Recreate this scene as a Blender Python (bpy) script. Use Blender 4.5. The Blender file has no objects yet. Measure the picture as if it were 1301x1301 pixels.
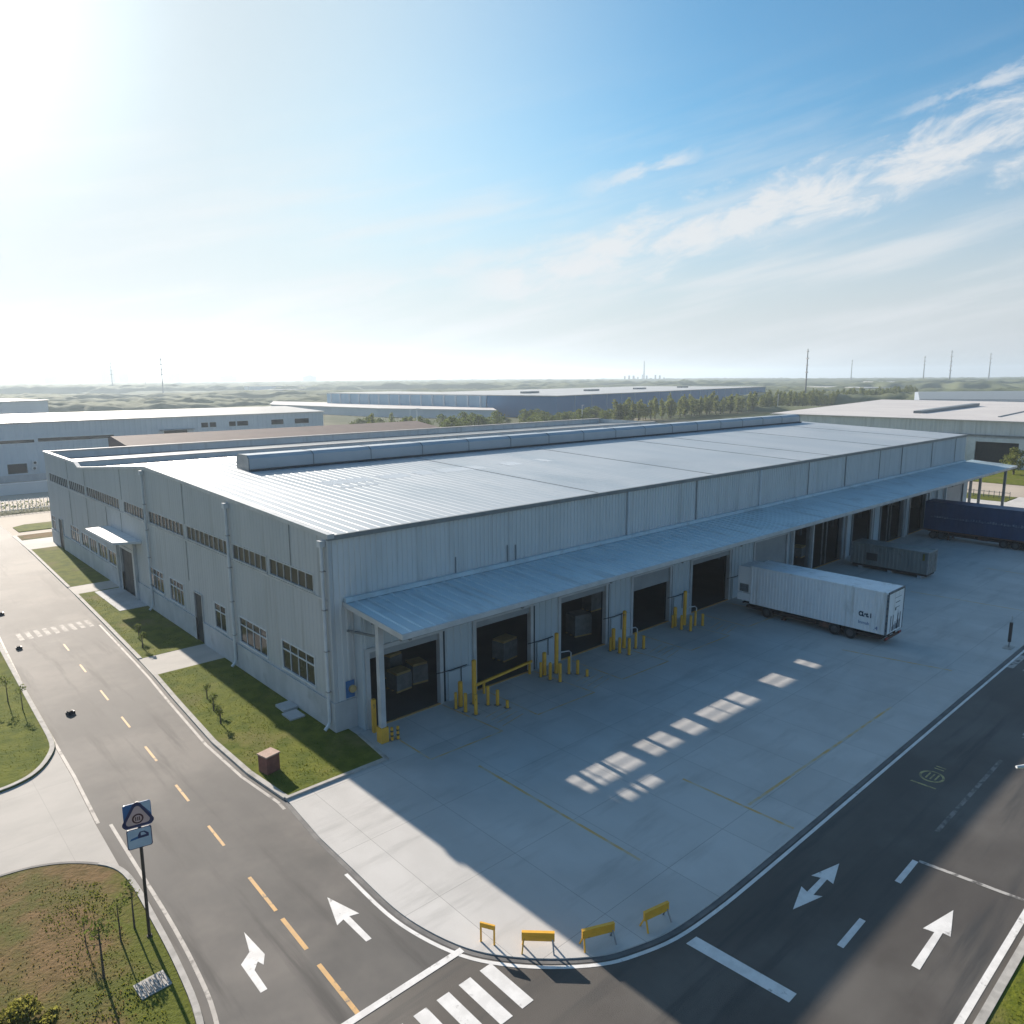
import bpy, math, random
from mathutils import Vector, Matrix
random.seed(7)
R = math.radians
S = bpy.context.scene
COL = S.collection

# ------------------------------------------------------------------ camera
cam = bpy.data.cameras.new("camera")
cam.lens = 26.49; cam.sensor_width = 36; cam.clip_start = 0.5; cam.clip_end = 30000
co = bpy.data.objects.new("camera", cam); COL.objects.link(co)
co.matrix_world = Matrix(((0.73951, 0.12204, -0.66199, -21.042),
                          (-0.67313, 0.12671, -0.72859, -39.272),
                          (-0.00504, 0.98440, 0.17585, 21.5), (0, 0, 0, 1)))
S.camera = co

# ------------------------------------------------------------------ sun + sky
SUN = Vector((0.068, 1.0, 0.4235)).normalized()
sl = bpy.data.lights.new("sun", 'SUN'); sl.energy = 4.0; sl.angle = R(0.5); sl.color = (1.0, 0.89, 0.77)
so = bpy.data.objects.new("sun", sl); COL.objects.link(so)
so.rotation_euler = SUN.to_track_quat('Z', 'Y').to_euler()

S.view_settings.view_transform = 'Standard'; S.view_settings.look = 'None'
S.view_settings.exposure = 1.3; S.view_settings.gamma = 1.0
S.view_settings.use_curve_mapping = False

world = bpy.data.worlds.new("World"); S.world = world; world.use_nodes = True
wn = world.node_tree.nodes; wl = world.node_tree.links; wn.clear()

def W(t, **k):
    n = wn.new(t)
    for a, v in k.items(): setattr(n, a, v)
    return n

def wmath(op, a, b=None, c=None, clamp=False):
    n = W('ShaderNodeMath', operation=op, use_clamp=clamp)
    for i, v in enumerate((a, b, c)):
        if v is None: continue
        if isinstance(v, (int, float)): n.inputs[i].default_value = v
        else: wl.new(v, n.inputs[i])
    return n.outputs[0]

def wramp(v, a, b, lo=0.0, hi=1.0, smooth=True):
    n = W('ShaderNodeMapRange'); n.interpolation_type = 'SMOOTHSTEP' if smooth else 'LINEAR'
    wl.new(v, n.inputs[0]); n.inputs[1].default_value = a; n.inputs[2].default_value = b
    n.inputs[3].default_value = lo; n.inputs[4].default_value = hi
    return n.outputs[0]

sky = W('ShaderNodeTexSky', sky_type='NISHITA'); sky.sun_disc = False
sky.sun_elevation = math.asin(SUN.z); sky.sun_rotation = math.atan2(SUN.x, SUN.y)
sky.altitude = 50; sky.air_density = 1.0; sky.dust_density = 1.6; sky.ozone_density = 1.6
tc = W('ShaderNodeTexCoord')
sep = W('ShaderNodeSeparateXYZ'); wl.new(tc.outputs['Generated'], sep.inputs[0])
X_, Y_, Z_ = sep.outputs
az = wmath('MULTIPLY', wmath('ARCTAN2', X_, Y_), 57.2958)          # compass angle from +Y, degrees
el = wmath('MULTIPLY', wmath('ARCSINE', Z_), 57.2958)
# clouds live in the sky at fixed compass angle / height
cxy = W('ShaderNodeCombineXYZ')
u = wmath('ADD', wmath('MULTIPLY', az, 0.985), wmath('MULTIPLY', el, 0.2))       # along the band
v = wmath('SUBTRACT', el, wmath('MULTIPLY', az, 0.22))                           # across the band
wl.new(wmath('MULTIPLY', u, 0.21), cxy.inputs[0]); wl.new(wmath('MULTIPLY', v, 0.52), cxy.inputs[1])
n1 = W('ShaderNodeTexNoise'); n1.inputs['Scale'].default_value = 1.0; n1.inputs['Detail'].default_value = 12
n1.inputs['Roughness'].default_value = 0.66; n1.inputs['Distortion'].default_value = 0.35
wl.new(cxy.outputs[0], n1.inputs['Vector'])
c2 = W('ShaderNodeCombineXYZ')
wl.new(wmath('MULTIPLY', u, 0.055), c2.inputs[0]); wl.new(wmath('MULTIPLY', v, 0.5), c2.inputs[1])
n2 = W('ShaderNodeTexNoise'); n2.inputs['Scale'].default_value = 1.0; n2.inputs['Detail'].default_value = 6
n2.inputs['Roughness'].default_value = 0.55
wl.new(c2.outputs[0], n2.inputs['Vector'])
nz = n1.outputs['Fac']
# main bank: v about -0.75 .. widens to the east
def band(vc, half, a0, a1, soft, amp, power=1.0):
    d = wmath('ABSOLUTE', wmath('SUBTRACT', v, vc))
    d = wmath('SUBTRACT', 1.0, wmath('DIVIDE', d, half))
    d = wmath('ADD', d, wmath('MULTIPLY', wmath('SUBTRACT', nz, 0.5), amp))
    m = wramp(d, 0.12, 0.12 + soft)
    m = wmath('MULTIPLY', m, wramp(az, a0, a0 + 7))
    return wmath('MULTIPLY', m, wmath('SUBTRACT', 1.0, wramp(az, a1, a1 + 4)))
main = wmath('MULTIPLY', band(-2.2, 3.0, 36, 120, 1.0, 3.3), 0.97)
wisp1 = wmath('MULTIPLY', band(2.5, 0.8, 45, 53, 1.1, 4.2), 0.75)
wisp2 = wmath('MULTIPLY', band(0.95, 0.8, 65, 76, 1.1, 4.2), 0.7)
low = wmath('MULTIPLY', band(-0.6, 1.3, 22, 47, 1.3, 3.0), 0.75)
veil = wmath('MULTIPLY', wmath('MULTIPLY', wramp(n2.outputs['Fac'], 0.42, 0.72), wramp(el, 22, 5)), 0.78)
tot = wmath('MAXIMUM', wmath('MAXIMUM', main, low), wmath('MAXIMUM', wisp1, wisp2))
tot = wmath('MULTIPLY', tot, wramp(nz, 0.25, 0.55, 0.72, 1.0))
tot = wmath('MAXIMUM', tot, veil)
hz = wmath('MULTIPLY', wramp(el, 18, 1.5), 0.92)                                  # thin cirrostratus low down
sd = W('ShaderNodeVectorMath', operation='DOT_PRODUCT'); wl.new(tc.outputs['Generated'], sd.inputs[0]); sd.inputs[1].default_value = SUN
sang = wmath('MULTIPLY', wmath('ARCCOSINE', sd.outputs['Value']), 57.2958)
fsun = wmath('MULTIPLY', wramp(sang, 50, 15), 0.95)            # thin high cloud round the sun
mix = W('ShaderNodeMix', data_type='RGBA'); 
tint = W('ShaderNodeMix', data_type='RGBA', blend_type='MULTIPLY'); tint.inputs[0].default_value = 1.0
wl.new(sky.outputs[0], tint.inputs[6]); tint.inputs[7].default_value = (0.50, 1.0, 1.2, 1)
thin = W('ShaderNodeMix', data_type='RGBA'); wl.new(fsun, thin.inputs[0]); wl.new(tint.outputs[2], thin.inputs[6]); thin.inputs[7].default_value = (4.9, 5.5, 6.0, 1)
low_ = W('ShaderNodeMix', data_type='RGBA'); wl.new(hz, low_.inputs[0]); wl.new(thin.outputs[2], low_.inputs[6]); low_.inputs[7].default_value = (5.35, 5.5, 5.7, 1)
wl.new(tot, mix.inputs[0]); wl.new(low_.outputs[2], mix.inputs[6])
CLOUD = mix.inputs[7]; CLOUD.default_value = (6.3, 6.5, 6.7, 1)
# forward scattering of the thin cloud towards the sun
gl = wmath('POWER', wmath('MAXIMUM', sd.outputs['Value'], 0.0), 60.0)
add = W('ShaderNodeMix', data_type='RGBA', blend_type='ADD'); add.inputs[0].default_value = 1.0
gc = W('ShaderNodeMix', data_type='RGBA', blend_type='MULTIPLY'); gc.inputs[0].default_value = 1.0
gc.inputs[6].default_value = (6.0, 6.0, 5.8, 1); wl.new(gl, gc.inputs[7])
wl.new(mix.outputs[2], add.inputs[6]); wl.new(gc.outputs[2], add.inputs[7])
bg = W('ShaderNodeBackground'); bg.inputs['Strength'].default_value = 0.05
wl.new(add.outputs[2], bg.inputs['Color'])
wo = W('ShaderNodeOutputWorld'); wl.new(bg.outputs[0], wo.inputs['Surface'])

# ------------------------------------------------------------------ materials
def mat(name, c1, c2=None, scale=1.0, rough=0.6, metal=0.0, detail=4, stretch=(1, 1, 1), lo=0.35, hi=0.65,
        bump=0.0, bscale=None, c3=None, scale3=0.15, lo3=0.5, hi3=0.7, spec=None, rough2=None, joints=None, jointc=None, streak=None):
    m = bpy.data.materials.new(name); m.use_nodes = True
    N = m.node_tree.nodes; L = m.node_tree.links
    b = N['Principled BSDF']
    b.inputs['Roughness'].default_value = rough; b.inputs['Metallic'].default_value = metal
    if spec is not None: b.inputs['Specular IOR Level'].default_value = spec
    b.inputs['Base Color'].default_value = (*c1, 1)
    if c2 is None: return m
    g = N.new('ShaderNodeNewGeometry')
    def vec(st):
        mp = N.new('ShaderNodeMapping'); mp.inputs['Scale'].default_value = st
        L.new(g.outputs['Position'], mp.inputs[0]); return mp.outputs[0]
    def noise(sc, st, det=detail, ro=0.6):
        n = N.new('ShaderNodeTexNoise'); n.inputs['Scale'].default_value = sc; n.inputs['Detail'].default_value = det
        n.inputs['Roughness'].default_value = ro; L.new(vec(st), n.inputs['Vector']); return n.outputs['Fac']
    def ramp(f, a, bb):
        r = N.new('ShaderNodeMapRange'); r.interpolation_type = 'SMOOTHSTEP'
        L.new(f, r.inputs[0]); r.inputs[1].default_value = a; r.inputs[2].default_value = bb; return r.outputs[0]
    def mixc(f, a, bb):
        x = N.new('ShaderNodeMix'); x.data_type = 'RGBA'; L.new(f, x.inputs[0])
        for i, q in ((6, a), (7, bb)):
            if isinstance(q, tuple): x.inputs[i].default_value = (*q, 1)
            else: L.new(q, x.inputs[i])
        return x.outputs[2]
    f = noise(scale, stretch)
    col = mixc(ramp(f, lo, hi), c1, c2)
    if c3 is not None: col = mixc(ramp(noise(scale3, (1, 1, 1), 5), lo3, hi3), col, c3)
    if streak:                                   # (colour, scale, stretch, lo, hi)
        col = mixc(ramp(noise(streak[1], streak[2], 5), streak[3], streak[4]), col, streak[0])
    if joints:                                   # slab joints: (width x, width y, line)
        br = N.new('ShaderNodeTexBrick'); br.offset = 0.0; br.inputs['Scale'].default_value = 1.0
        br.inputs['Brick Width'].default_value = joints[0]; br.inputs['Row Height'].default_value = joints[1]
        br.inputs['Mortar Size'].default_value = joints[2]; br.inputs['Mortar Smooth'].default_value = 0.3
        br.inputs['Color1'].default_value = (0, 0, 0, 1); br.inputs['Color2'].default_value = (0.12, 0.12, 0.12, 1); br.inputs['Mortar'].default_value = (1, 1, 1, 1)
        L.new(g.outputs['Position'], br.inputs['Vector'])
        bw = N.new('ShaderNodeRGBToBW'); L.new(br.outputs['Color'], bw.inputs[0])
        jm = N.new('ShaderNodeMath'); jm.operation = 'MULTIPLY'; jm.inputs[1].default_value = 0.7; L.new(bw.outputs[0], jm.inputs[0])
        col = mixc(jm.outputs[0], col, jointc)
    L.new(col, b.inputs['Base Color'])
    if rough2 is not None:
        rr = N.new('ShaderNodeMapRange'); L.new(f, rr.inputs[0]); rr.inputs[1].default_value = 0.3; rr.inputs[2].default_value = 0.7
        rr.inputs[3].default_value = rough; rr.inputs[4].default_value = rough2; L.new(rr.outputs[0], b.inputs['Roughness'])
    if bump:
        bn = N.new('ShaderNodeBump'); bn.inputs['Strength'].default_value = bump; bn.inputs['Distance'].default_value = 0.05
        L.new(noise(bscale or scale * 6, (1, 1, 1), 3), bn.inputs['Height']); L.new(bn.outputs[0], b.inputs['Normal'])
    return m

M = {}
M['field'] = mat('field', (0.045, 0.06, 0.022), (0.085, 0.085, 0.04), 0.012, 0.95, lo=0.42, hi=0.58, c3=(0.17, 0.15, 0.10), scale3=0.004, lo3=0.52, hi3=0.6, spec=0.1)
M['grass'] = mat('grass', (0.075, 0.10, 0.011), (0.13, 0.145, 0.018), 0.9, 0.95, detail=7, lo=0.35, hi=0.65, bump=0.9, bscale=7, c3=(0.16, 0.14, 0.05), scale3=0.22, lo3=0.5, hi3=0.72, spec=0.1)
M['dry_grass'] = mat('dry_grass', (0.19, 0.125, 0.062), (0.135, 0.095, 0.042), 1.2, 0.97, detail=8, lo=0.35, hi=0.65, bump=1.0, bscale=6, c3=(0.10, 0.105, 0.03), scale3=0.2, lo3=0.46, hi3=0.62, spec=0.1)
M['asphalt'] = mat('asphalt', (0.074, 0.071, 0.068), (0.096, 0.092, 0.087), 0.35, 0.78, detail=8, stretch=(1, 0.35, 1), bump=0.25, bscale=30,
                   c3=(0.155, 0.142, 0.128), scale3=0.11, lo3=0.42, hi3=0.68, streak=((0.055, 0.052, 0.05), 0.55, (1.5, 0.12, 1), 0.52, 0.7), spec=0.4)  # paler patches: dust, with low-sun glare put into the colour
M['asphalt_dark'] = mat('asphalt_dark', (0.060, 0.052, 0.045), (0.077, 0.068, 0.059), 0.35, 0.6, detail=8, stretch=(0.35, 1, 1), bump=0.25, bscale=30,
                   c3=(0.105, 0.096, 0.085), scale3=0.13, lo3=0.43, hi3=0.70, streak=((0.042, 0.04, 0.038), 0.55, (0.12, 1.5, 1), 0.5, 0.7), spec=0.45)
M['concrete'] = mat('concrete', (0.50, 0.485, 0.46), (0.56, 0.545, 0.52), 0.25, 0.82, detail=8, stretch=(1, 0.5, 1), bump=0.12, bscale=20,
                    c3=(0.42, 0.412, 0.395), scale3=0.09, lo3=0.48, hi3=0.72, streak=((0.42, 0.41, 0.39), 0.45, (0.3, 1.5, 1), 0.50, 0.74),
                    joints=(4.3, 5.4, 0.012), jointc=(0.13, 0.125, 0.12), spec=0.35)
M['concrete_pale'] = mat('concrete_pale', (0.44, 0.415, 0.38), (0.38, 0.36, 0.33), 0.5, 0.85, detail=7, stretch=(0.5, 1, 1), bump=0.1, bscale=20,
                         joints=(5.0, 5.0, 0.012), jointc=(0.27, 0.255, 0.235))
M['kerb'] = mat('kerb', (0.42, 0.40, 0.37), (0.33, 0.315, 0.29), 2.0, 0.85, detail=6, c3=(0.24, 0.23, 0.21), scale3=0.8, lo3=0.58, hi3=0.7)
M['gutter'] = mat('gutter', (0.10, 0.10, 0.10), (0.16, 0.155, 0.15), 1.0, 0.8)
M['white_line'] = mat('white_line', (0.72, 0.71, 0.69), (0.60, 0.59, 0.57), 1.6, 0.7, detail=8, c3=(0.30, 0.29, 0.28), scale3=1.7, lo3=0.60, hi3=0.72)
M['edge_line'] = mat('edge_line', (0.46, 0.43, 0.39), (0.36, 0.335, 0.305), 1.2, 0.75, detail=8, c3=(0.16, 0.15, 0.138), scale3=1.4, lo3=0.52, hi3=0.68)
M['faded_line'] = mat('faded_line', (0.24, 0.225, 0.205), (0.11, 0.103, 0.095), 2.0, 0.75, detail=8, lo=0.42, hi=0.6)
M['worn_line'] = mat('worn_line', (0.40, 0.385, 0.36), (0.10, 0.096, 0.09), 2.2, 0.75, detail=8, lo=0.46, hi=0.62)
M['yellow_line'] = mat('yellow_line', (0.60, 0.35, 0.12), (0.50, 0.31, 0.13), 1.6, 0.7, detail=8, c3=(0.16, 0.14, 0.11), scale3=1.9, lo3=0.56, hi3=0.68)
M['faint_yellow'] = mat('faint_yellow', (0.60, 0.38, 0.14), (0.50, 0.44, 0.33), 0.9, 0.78, detail=8, lo=0.42, hi=0.62)
M['road_text'] = mat('road_text', (0.42, 0.38, 0.17), (0.20, 0.18, 0.10), 2.5, 0.75, detail=8, lo=0.42, hi=0.62)
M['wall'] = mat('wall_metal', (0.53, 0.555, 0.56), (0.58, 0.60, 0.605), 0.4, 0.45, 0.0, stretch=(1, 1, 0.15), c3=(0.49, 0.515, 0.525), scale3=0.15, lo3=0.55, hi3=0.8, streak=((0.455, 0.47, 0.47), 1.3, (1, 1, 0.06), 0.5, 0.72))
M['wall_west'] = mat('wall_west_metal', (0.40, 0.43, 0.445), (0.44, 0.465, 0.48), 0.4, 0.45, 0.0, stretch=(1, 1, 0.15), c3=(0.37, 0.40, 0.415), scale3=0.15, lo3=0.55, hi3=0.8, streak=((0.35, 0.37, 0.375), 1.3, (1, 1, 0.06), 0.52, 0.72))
M['pier'] = mat('pier_metal', (0.42, 0.49, 0.53), (0.47, 0.53, 0.56), 0.6, 0.5, 0.1, stretch=(1, 1, 0.2))
M['roof'] = mat('roof_metal', (0.37, 0.415, 0.445), (0.43, 0.465, 0.49), 0.22, 0.42, 0.3, detail=6, stretch=(1, 0.2, 1), c3=(0.33, 0.375, 0.405), scale3=0.08, lo3=0.5, hi3=0.75, rough2=0.52)
M['canopy'] = mat('canopy_metal', (0.46, 0.575, 0.625), (0.52, 0.63, 0.67), 0.35, 0.45, 0.1, stretch=(1, 0.3, 1), c3=(0.38, 0.46, 0.49), scale3=0.3, lo3=0.52, hi3=0.72, streak=((0.40, 0.48, 0.51), 1.1, (1, 0.1, 1), 0.54, 0.7))
M['trim'] = mat('trim_metal', (0.50, 0.52, 0.53), (0.42, 0.44, 0.45), 0.8, 0.5, 0.2)
M['trim_dark'] = mat('trim_dark_metal', (0.20, 0.225, 0.235), (0.16, 0.18, 0.19), 0.8, 0.5, 0.2)
M['white_metal'] = mat('white_metal', (0.60, 0.63, 0.65), (0.52, 0.55, 0.57), 0.9, 0.45)
M['plinth'] = mat('plinth_concrete', (0.45, 0.465, 0.475), (0.37, 0.385, 0.395), 0.7, 0.85, detail=7, stretch=(1, 1, 0.5), c3=(0.30, 0.31, 0.31), scale3=0.5, lo3=0.58, hi3=0.78)
M['glass'] = mat('window_glass', (0.014, 0.019, 0.023), (0.026, 0.032, 0.036), 0.5, 0.1, spec=0.22)
M['strip_glass'] = mat('strip_glass', (0.05, 0.045, 0.037), (0.065, 0.06, 0.052), 0.6, 0.25, spec=0.2)  # brown base colour stands for the ground reflected in the panes
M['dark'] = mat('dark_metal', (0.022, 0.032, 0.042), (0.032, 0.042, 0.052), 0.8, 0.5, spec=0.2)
M['shutter'] = mat('shutter_metal', (0.30, 0.325, 0.34), (0.26, 0.285, 0.30), 0.6, 0.5, 0.15)
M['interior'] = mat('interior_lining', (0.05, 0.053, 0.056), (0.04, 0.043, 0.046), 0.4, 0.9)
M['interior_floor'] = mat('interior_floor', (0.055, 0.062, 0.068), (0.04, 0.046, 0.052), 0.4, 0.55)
M['yellow'] = mat('yellow_paint', (0.72, 0.40, 0.04), (0.62, 0.33, 0.035), 2.0, 0.5, detail=6, c3=(0.30, 0.17, 0.05), scale3=2.2, lo3=0.62, hi3=0.74)
M['yellow_board'] = mat('yellow_board', (0.80, 0.42, 0.03), (0.70, 0.36, 0.03), 2.2, 0.5, detail=6, c3=(0.32, 0.20, 0.06), scale3=3.0, lo3=0.62, hi3=0.74)
M['tail_red'] = mat('tail_red', (0.30, 0.02, 0.015), (0.22, 0.02, 0.015), 4.0, 0.3)
M['rim'] = mat('rim_steel', (0.11, 0.11, 0.11), (0.07, 0.07, 0.07), 3.0, 0.6, 0.3)
M['steel'] = mat('steel', (0.33, 0.34, 0.35), (0.22, 0.23, 0.24), 2.0, 0.45, 0.6)
M['black'] = mat('black_rubber', (0.018, 0.018, 0.019), (0.032, 0.031, 0.03), 4.0, 0.8)
M['chassis'] = mat('chassis_steel', (0.05, 0.032, 0.028), (0.03, 0.025, 0.025), 2.0, 0.7)
M['rust'] = mat('rust_steel', (0.16, 0.075, 0.05), (0.08, 0.05, 0.04), 3.0, 0.8)
M['trailer'] = mat('trailer_white', (0.82, 0.83, 0.83), (0.76, 0.77, 0.78), 0.8, 0.45, stretch=(1, 1, 0.3), c3=(0.62, 0.62, 0.60), scale3=0.6, lo3=0.55, hi3=0.75, streak=((0.55, 0.54, 0.51), 1.6, (1, 1, 0.08), 0.55, 0.75))
M['navy'] = mat('navy_tarp', (0.006, 0.035, 0.10), (0.009, 0.045, 0.125), 0.7, 0.5, stretch=(1, 1, 0.3))
M['navy_print'] = mat('navy_print', (0.20, 0.26, 0.33), (0.05, 0.09, 0.16), 4.0, 0.5, lo=0.4, hi=0.6)
M['grey_box'] = mat('grey_container', (0.20, 0.215, 0.205), (0.16, 0.175, 0.17), 0.8, 0.6, stretch=(1, 1, 0.3), c3=(0.07, 0.08, 0.08), scale3=0.6, lo3=0.55, hi3=0.75)
M['ink'] = mat('dark_ink', (0.02, 0.045, 0.085), (0.03, 0.055, 0.095), 3.0, 0.6)
M['grey_ink'] = mat('grey_ink', (0.08, 0.095, 0.105), (0.16, 0.18, 0.19), 5.0, 0.6)
M['brick'] = mat('red_box', (0.20, 0.075, 0.055), (0.14, 0.05, 0.04), 3.0, 0.8, detail=6)
M['brick_top'] = mat('red_box_top', (0.44, 0.30, 0.24), (0.36, 0.24, 0.19), 3.0, 0.8)
M['sign_blue'] = mat('sign_blue', (0.03, 0.12, 0.30), (0.035, 0.14, 0.33), 3.0, 0.35)
M['sign_navy'] = mat('sign_navy', (0.02, 0.03, 0.10), (0.025, 0.035, 0.11), 3.0, 0.4)
M['sign_pale'] = mat('sign_pale', (0.42, 0.52, 0.60), (0.36, 0.46, 0.55), 3.0, 0.4)
M['sign_pink'] = mat('sign_pink', (0.60, 0.42, 0.40), (0.55, 0.40, 0.36), 5.0, 0.45)
M['sign_dark'] = mat('sign_dark', (0.07, 0.02, 0.025), (0.09, 0.03, 0.03), 5.0, 0.45)
M['pole'] = mat('pole_dark', (0.05, 0.045, 0.04), (0.035, 0.03, 0.028), 4.0, 0.5)
M['leaf_poplar'] = mat('leaf_poplar', (0.09, 0.115, 0.035), (0.14, 0.15, 0.055), 0.6, 0.9, lo=0.3, hi=0.7, spec=0.2)
M['leaf'] = mat('leaf', (0.05, 0.07, 0.02), (0.085, 0.105, 0.03), 0.9, 0.9, lo=0.3, hi=0.7, spec=0.2)
M['leaf_yellow'] = mat('leaf_yellow', (0.13, 0.135, 0.03), (0.20, 0.19, 0.06), 3.0, 0.9, lo=0.3, hi=0.7, spec=0.2)
M['woods'] = mat('woods', (0.10, 0.12, 0.065), (0.13, 0.145, 0.08), 0.02, 0.95, lo=0.35, hi=0.65, spec=0.1)
M['bark'] = mat('bark', (0.10, 0.08, 0.06), (0.06, 0.05, 0.04), 4.0, 0.9)
M['pale_wall'] = mat('pale_wall', (0.46, 0.52, 0.56), (0.42, 0.48, 0.52), 0.08, 0.7, stretch=(1, 1, 0.3))
M['pale_roof'] = mat('pale_roof', (0.50, 0.49, 0.47), (0.42, 0.41, 0.39), 0.06, 0.5, 0.2)
M['blue_wall'] = mat('blue_wall', (0.004, 0.13, 0.29), (0.008, 0.15, 0.32), 0.05, 0.6, stretch=(1, 1, 0.2))
M['blue_pale'] = mat('blue_pale', (0.20, 0.34, 0.45), (0.24, 0.38, 0.49), 0.2, 0.6, stretch=(1, 1, 0.1))
M['brown_roof'] = mat('brown_roof', (0.105, 0.070, 0.064), (0.085, 0.058, 0.055), 0.3, 0.85)
M['beige'] = mat('beige_ground', (0.42, 0.36, 0.29), (0.36, 0.31, 0.25), 0.15, 0.9, detail=6)
M['warm_roof'] = mat('warm_roof', (0.56, 0.53, 0.50), (0.50, 0.47, 0.45), 0.05, 0.6, 0.0)
M['mast'] = mat('mast_steel', (0.16, 0.17, 0.18), (0.12, 0.13, 0.14), 0.3, 0.7)
M['cardboard'] = mat('cardboard', (0.46, 0.34, 0.15), (0.38, 0.28, 0.13), 2.0, 0.8)
M['crate'] = mat('crate_white', (0.20, 0.21, 0.205), (0.15, 0.16, 0.16), 2.0, 0.7)

def translucent(m, fac=0.5, gain=1.6):
    N = m.node_tree.nodes; L = m.node_tree.links; b = N['Principled BSDF']; src = b.inputs['Base Color'].links[0].from_socket
    g = N.new('ShaderNodeMix'); g.data_type = 'RGBA'; g.blend_type = 'MULTIPLY'; g.inputs[0].default_value = 1.0; L.new(src, g.inputs[6]); g.inputs[7].default_value = (gain, gain, gain * 0.8, 1)
    t = N.new('ShaderNodeBsdfTranslucent'); L.new(g.outputs[2], t.inputs['Color'])
    x = N.new('ShaderNodeMixShader'); x.inputs[0].default_value = fac; L.new(b.outputs[0], x.inputs[1]); L.new(t.outputs[0], x.inputs[2])
    L.new(x.outputs[0], N['Material Output'].inputs['Surface'])
for k in ('leaf', 'leaf_poplar', 'leaf_yellow'): translucent(M[k])
M['blade'] = mat('grass_blade', (0.11, 0.135, 0.02), (0.17, 0.175, 0.035), 0.9, 0.9, spec=0.1); translucent(M['blade'], 0.6, 1.5)
M['dry_blade'] = mat('dry_blade', (0.20, 0.14, 0.07), (0.15, 0.14, 0.05), 0.9, 0.9, spec=0.1); translucent(M['dry_blade'], 0.6, 1.5)
def kerb_green(m, c):
    N = m.node_tree.nodes; L = m.node_tree.links; b = N['Principled BSDF']; src = b.inputs['Base Color'].links[0].from_socket
    g = N.new('ShaderNodeNewGeometry'); sx = N.new('ShaderNodeSeparateXYZ'); L.new(g.outputs['Position'], sx.inputs[0])
    n = N.new('ShaderNodeTexNoise'); n.inputs['Scale'].default_value = 0.7; n.inputs['Detail'].default_value = 8; L.new(g.outputs['Position'], n.inputs['Vector'])
    a = N.new('ShaderNodeMath'); a.operation = 'MULTIPLY_ADD'; L.new(n.outputs['Fac'], a.inputs[0]); a.inputs[1].default_value = 6.0; L.new(sx.outputs[0], a.inputs[2])
    d = N.new('ShaderNodeMath'); d.operation = 'MULTIPLY_ADD'; L.new(sx.outputs[1], d.inputs[0]); d.inputs[1].default_value = -0.22; L.new(a.outputs[0], d.inputs[2])
    r = N.new('ShaderNodeMapRange'); r.interpolation_type = 'SMOOTHSTEP'; L.new(d.outputs[0], r.inputs[0]); r.inputs[1].default_value = -11.0; r.inputs[2].default_value = -8.6
    x = N.new('ShaderNodeMix'); x.data_type = 'RGBA'; L.new(r.outputs[0], x.inputs[0]); L.new(src, x.inputs[6]); x.inputs[7].default_value = (*c, 1); L.new(x.outputs[2], b.inputs['Base Color'])
kerb_green(M['dry_grass'], (0.10, 0.115, 0.02))

# skylight: made-up pane, lets the sun through, nearly opaque at a flat angle
def light_pane():
    m = bpy.data.materials.new('added_light_pane'); m.use_nodes = True
    N = m.node_tree.nodes; L = m.node_tree.links; N.clear()
    lw = N.new('ShaderNodeLayerWeight'); lw.inputs['Blend'].default_value = 0.5
    c = N.new('ShaderNodeMapRange'); c.interpolation_type = 'SMOOTHSTEP'; L.new(lw.outputs['Facing'], c.inputs[0])
    c.inputs[1].default_value = 0.58; c.inputs[2].default_value = 0.90; c.inputs[3].default_value = 0.12; c.inputs[4].default_value = 0.9
    t = N.new('ShaderNodeBsdfTransparent'); g = N.new('ShaderNodeBsdfGlossy'); g.inputs['Roughness'].default_value = 0.25
    g.inputs['Color'].default_value = (0.85, 0.9, 0.93, 1)
    df = N.new('ShaderNodeBsdfDiffuse'); df.inputs['Color'].default_value = (0.62, 0.66, 0.69, 1)
    y = N.new('ShaderNodeMixShader'); y.inputs[0].default_value = 0.8; L.new(g.outputs[0], y.inputs[1]); L.new(df.outputs[0], y.inputs[2])
    x = N.new('ShaderNodeMixShader'); L.new(c.outputs[0], x.inputs[0]); L.new(t.outputs[0], x.inputs[1]); L.new(y.outputs[0], x.inputs[2])
    o = N.new('ShaderNodeOutputMaterial'); L.new(x.outputs[0], o.inputs[0]); return m
M['light_pane'] = light_pane()

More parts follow.
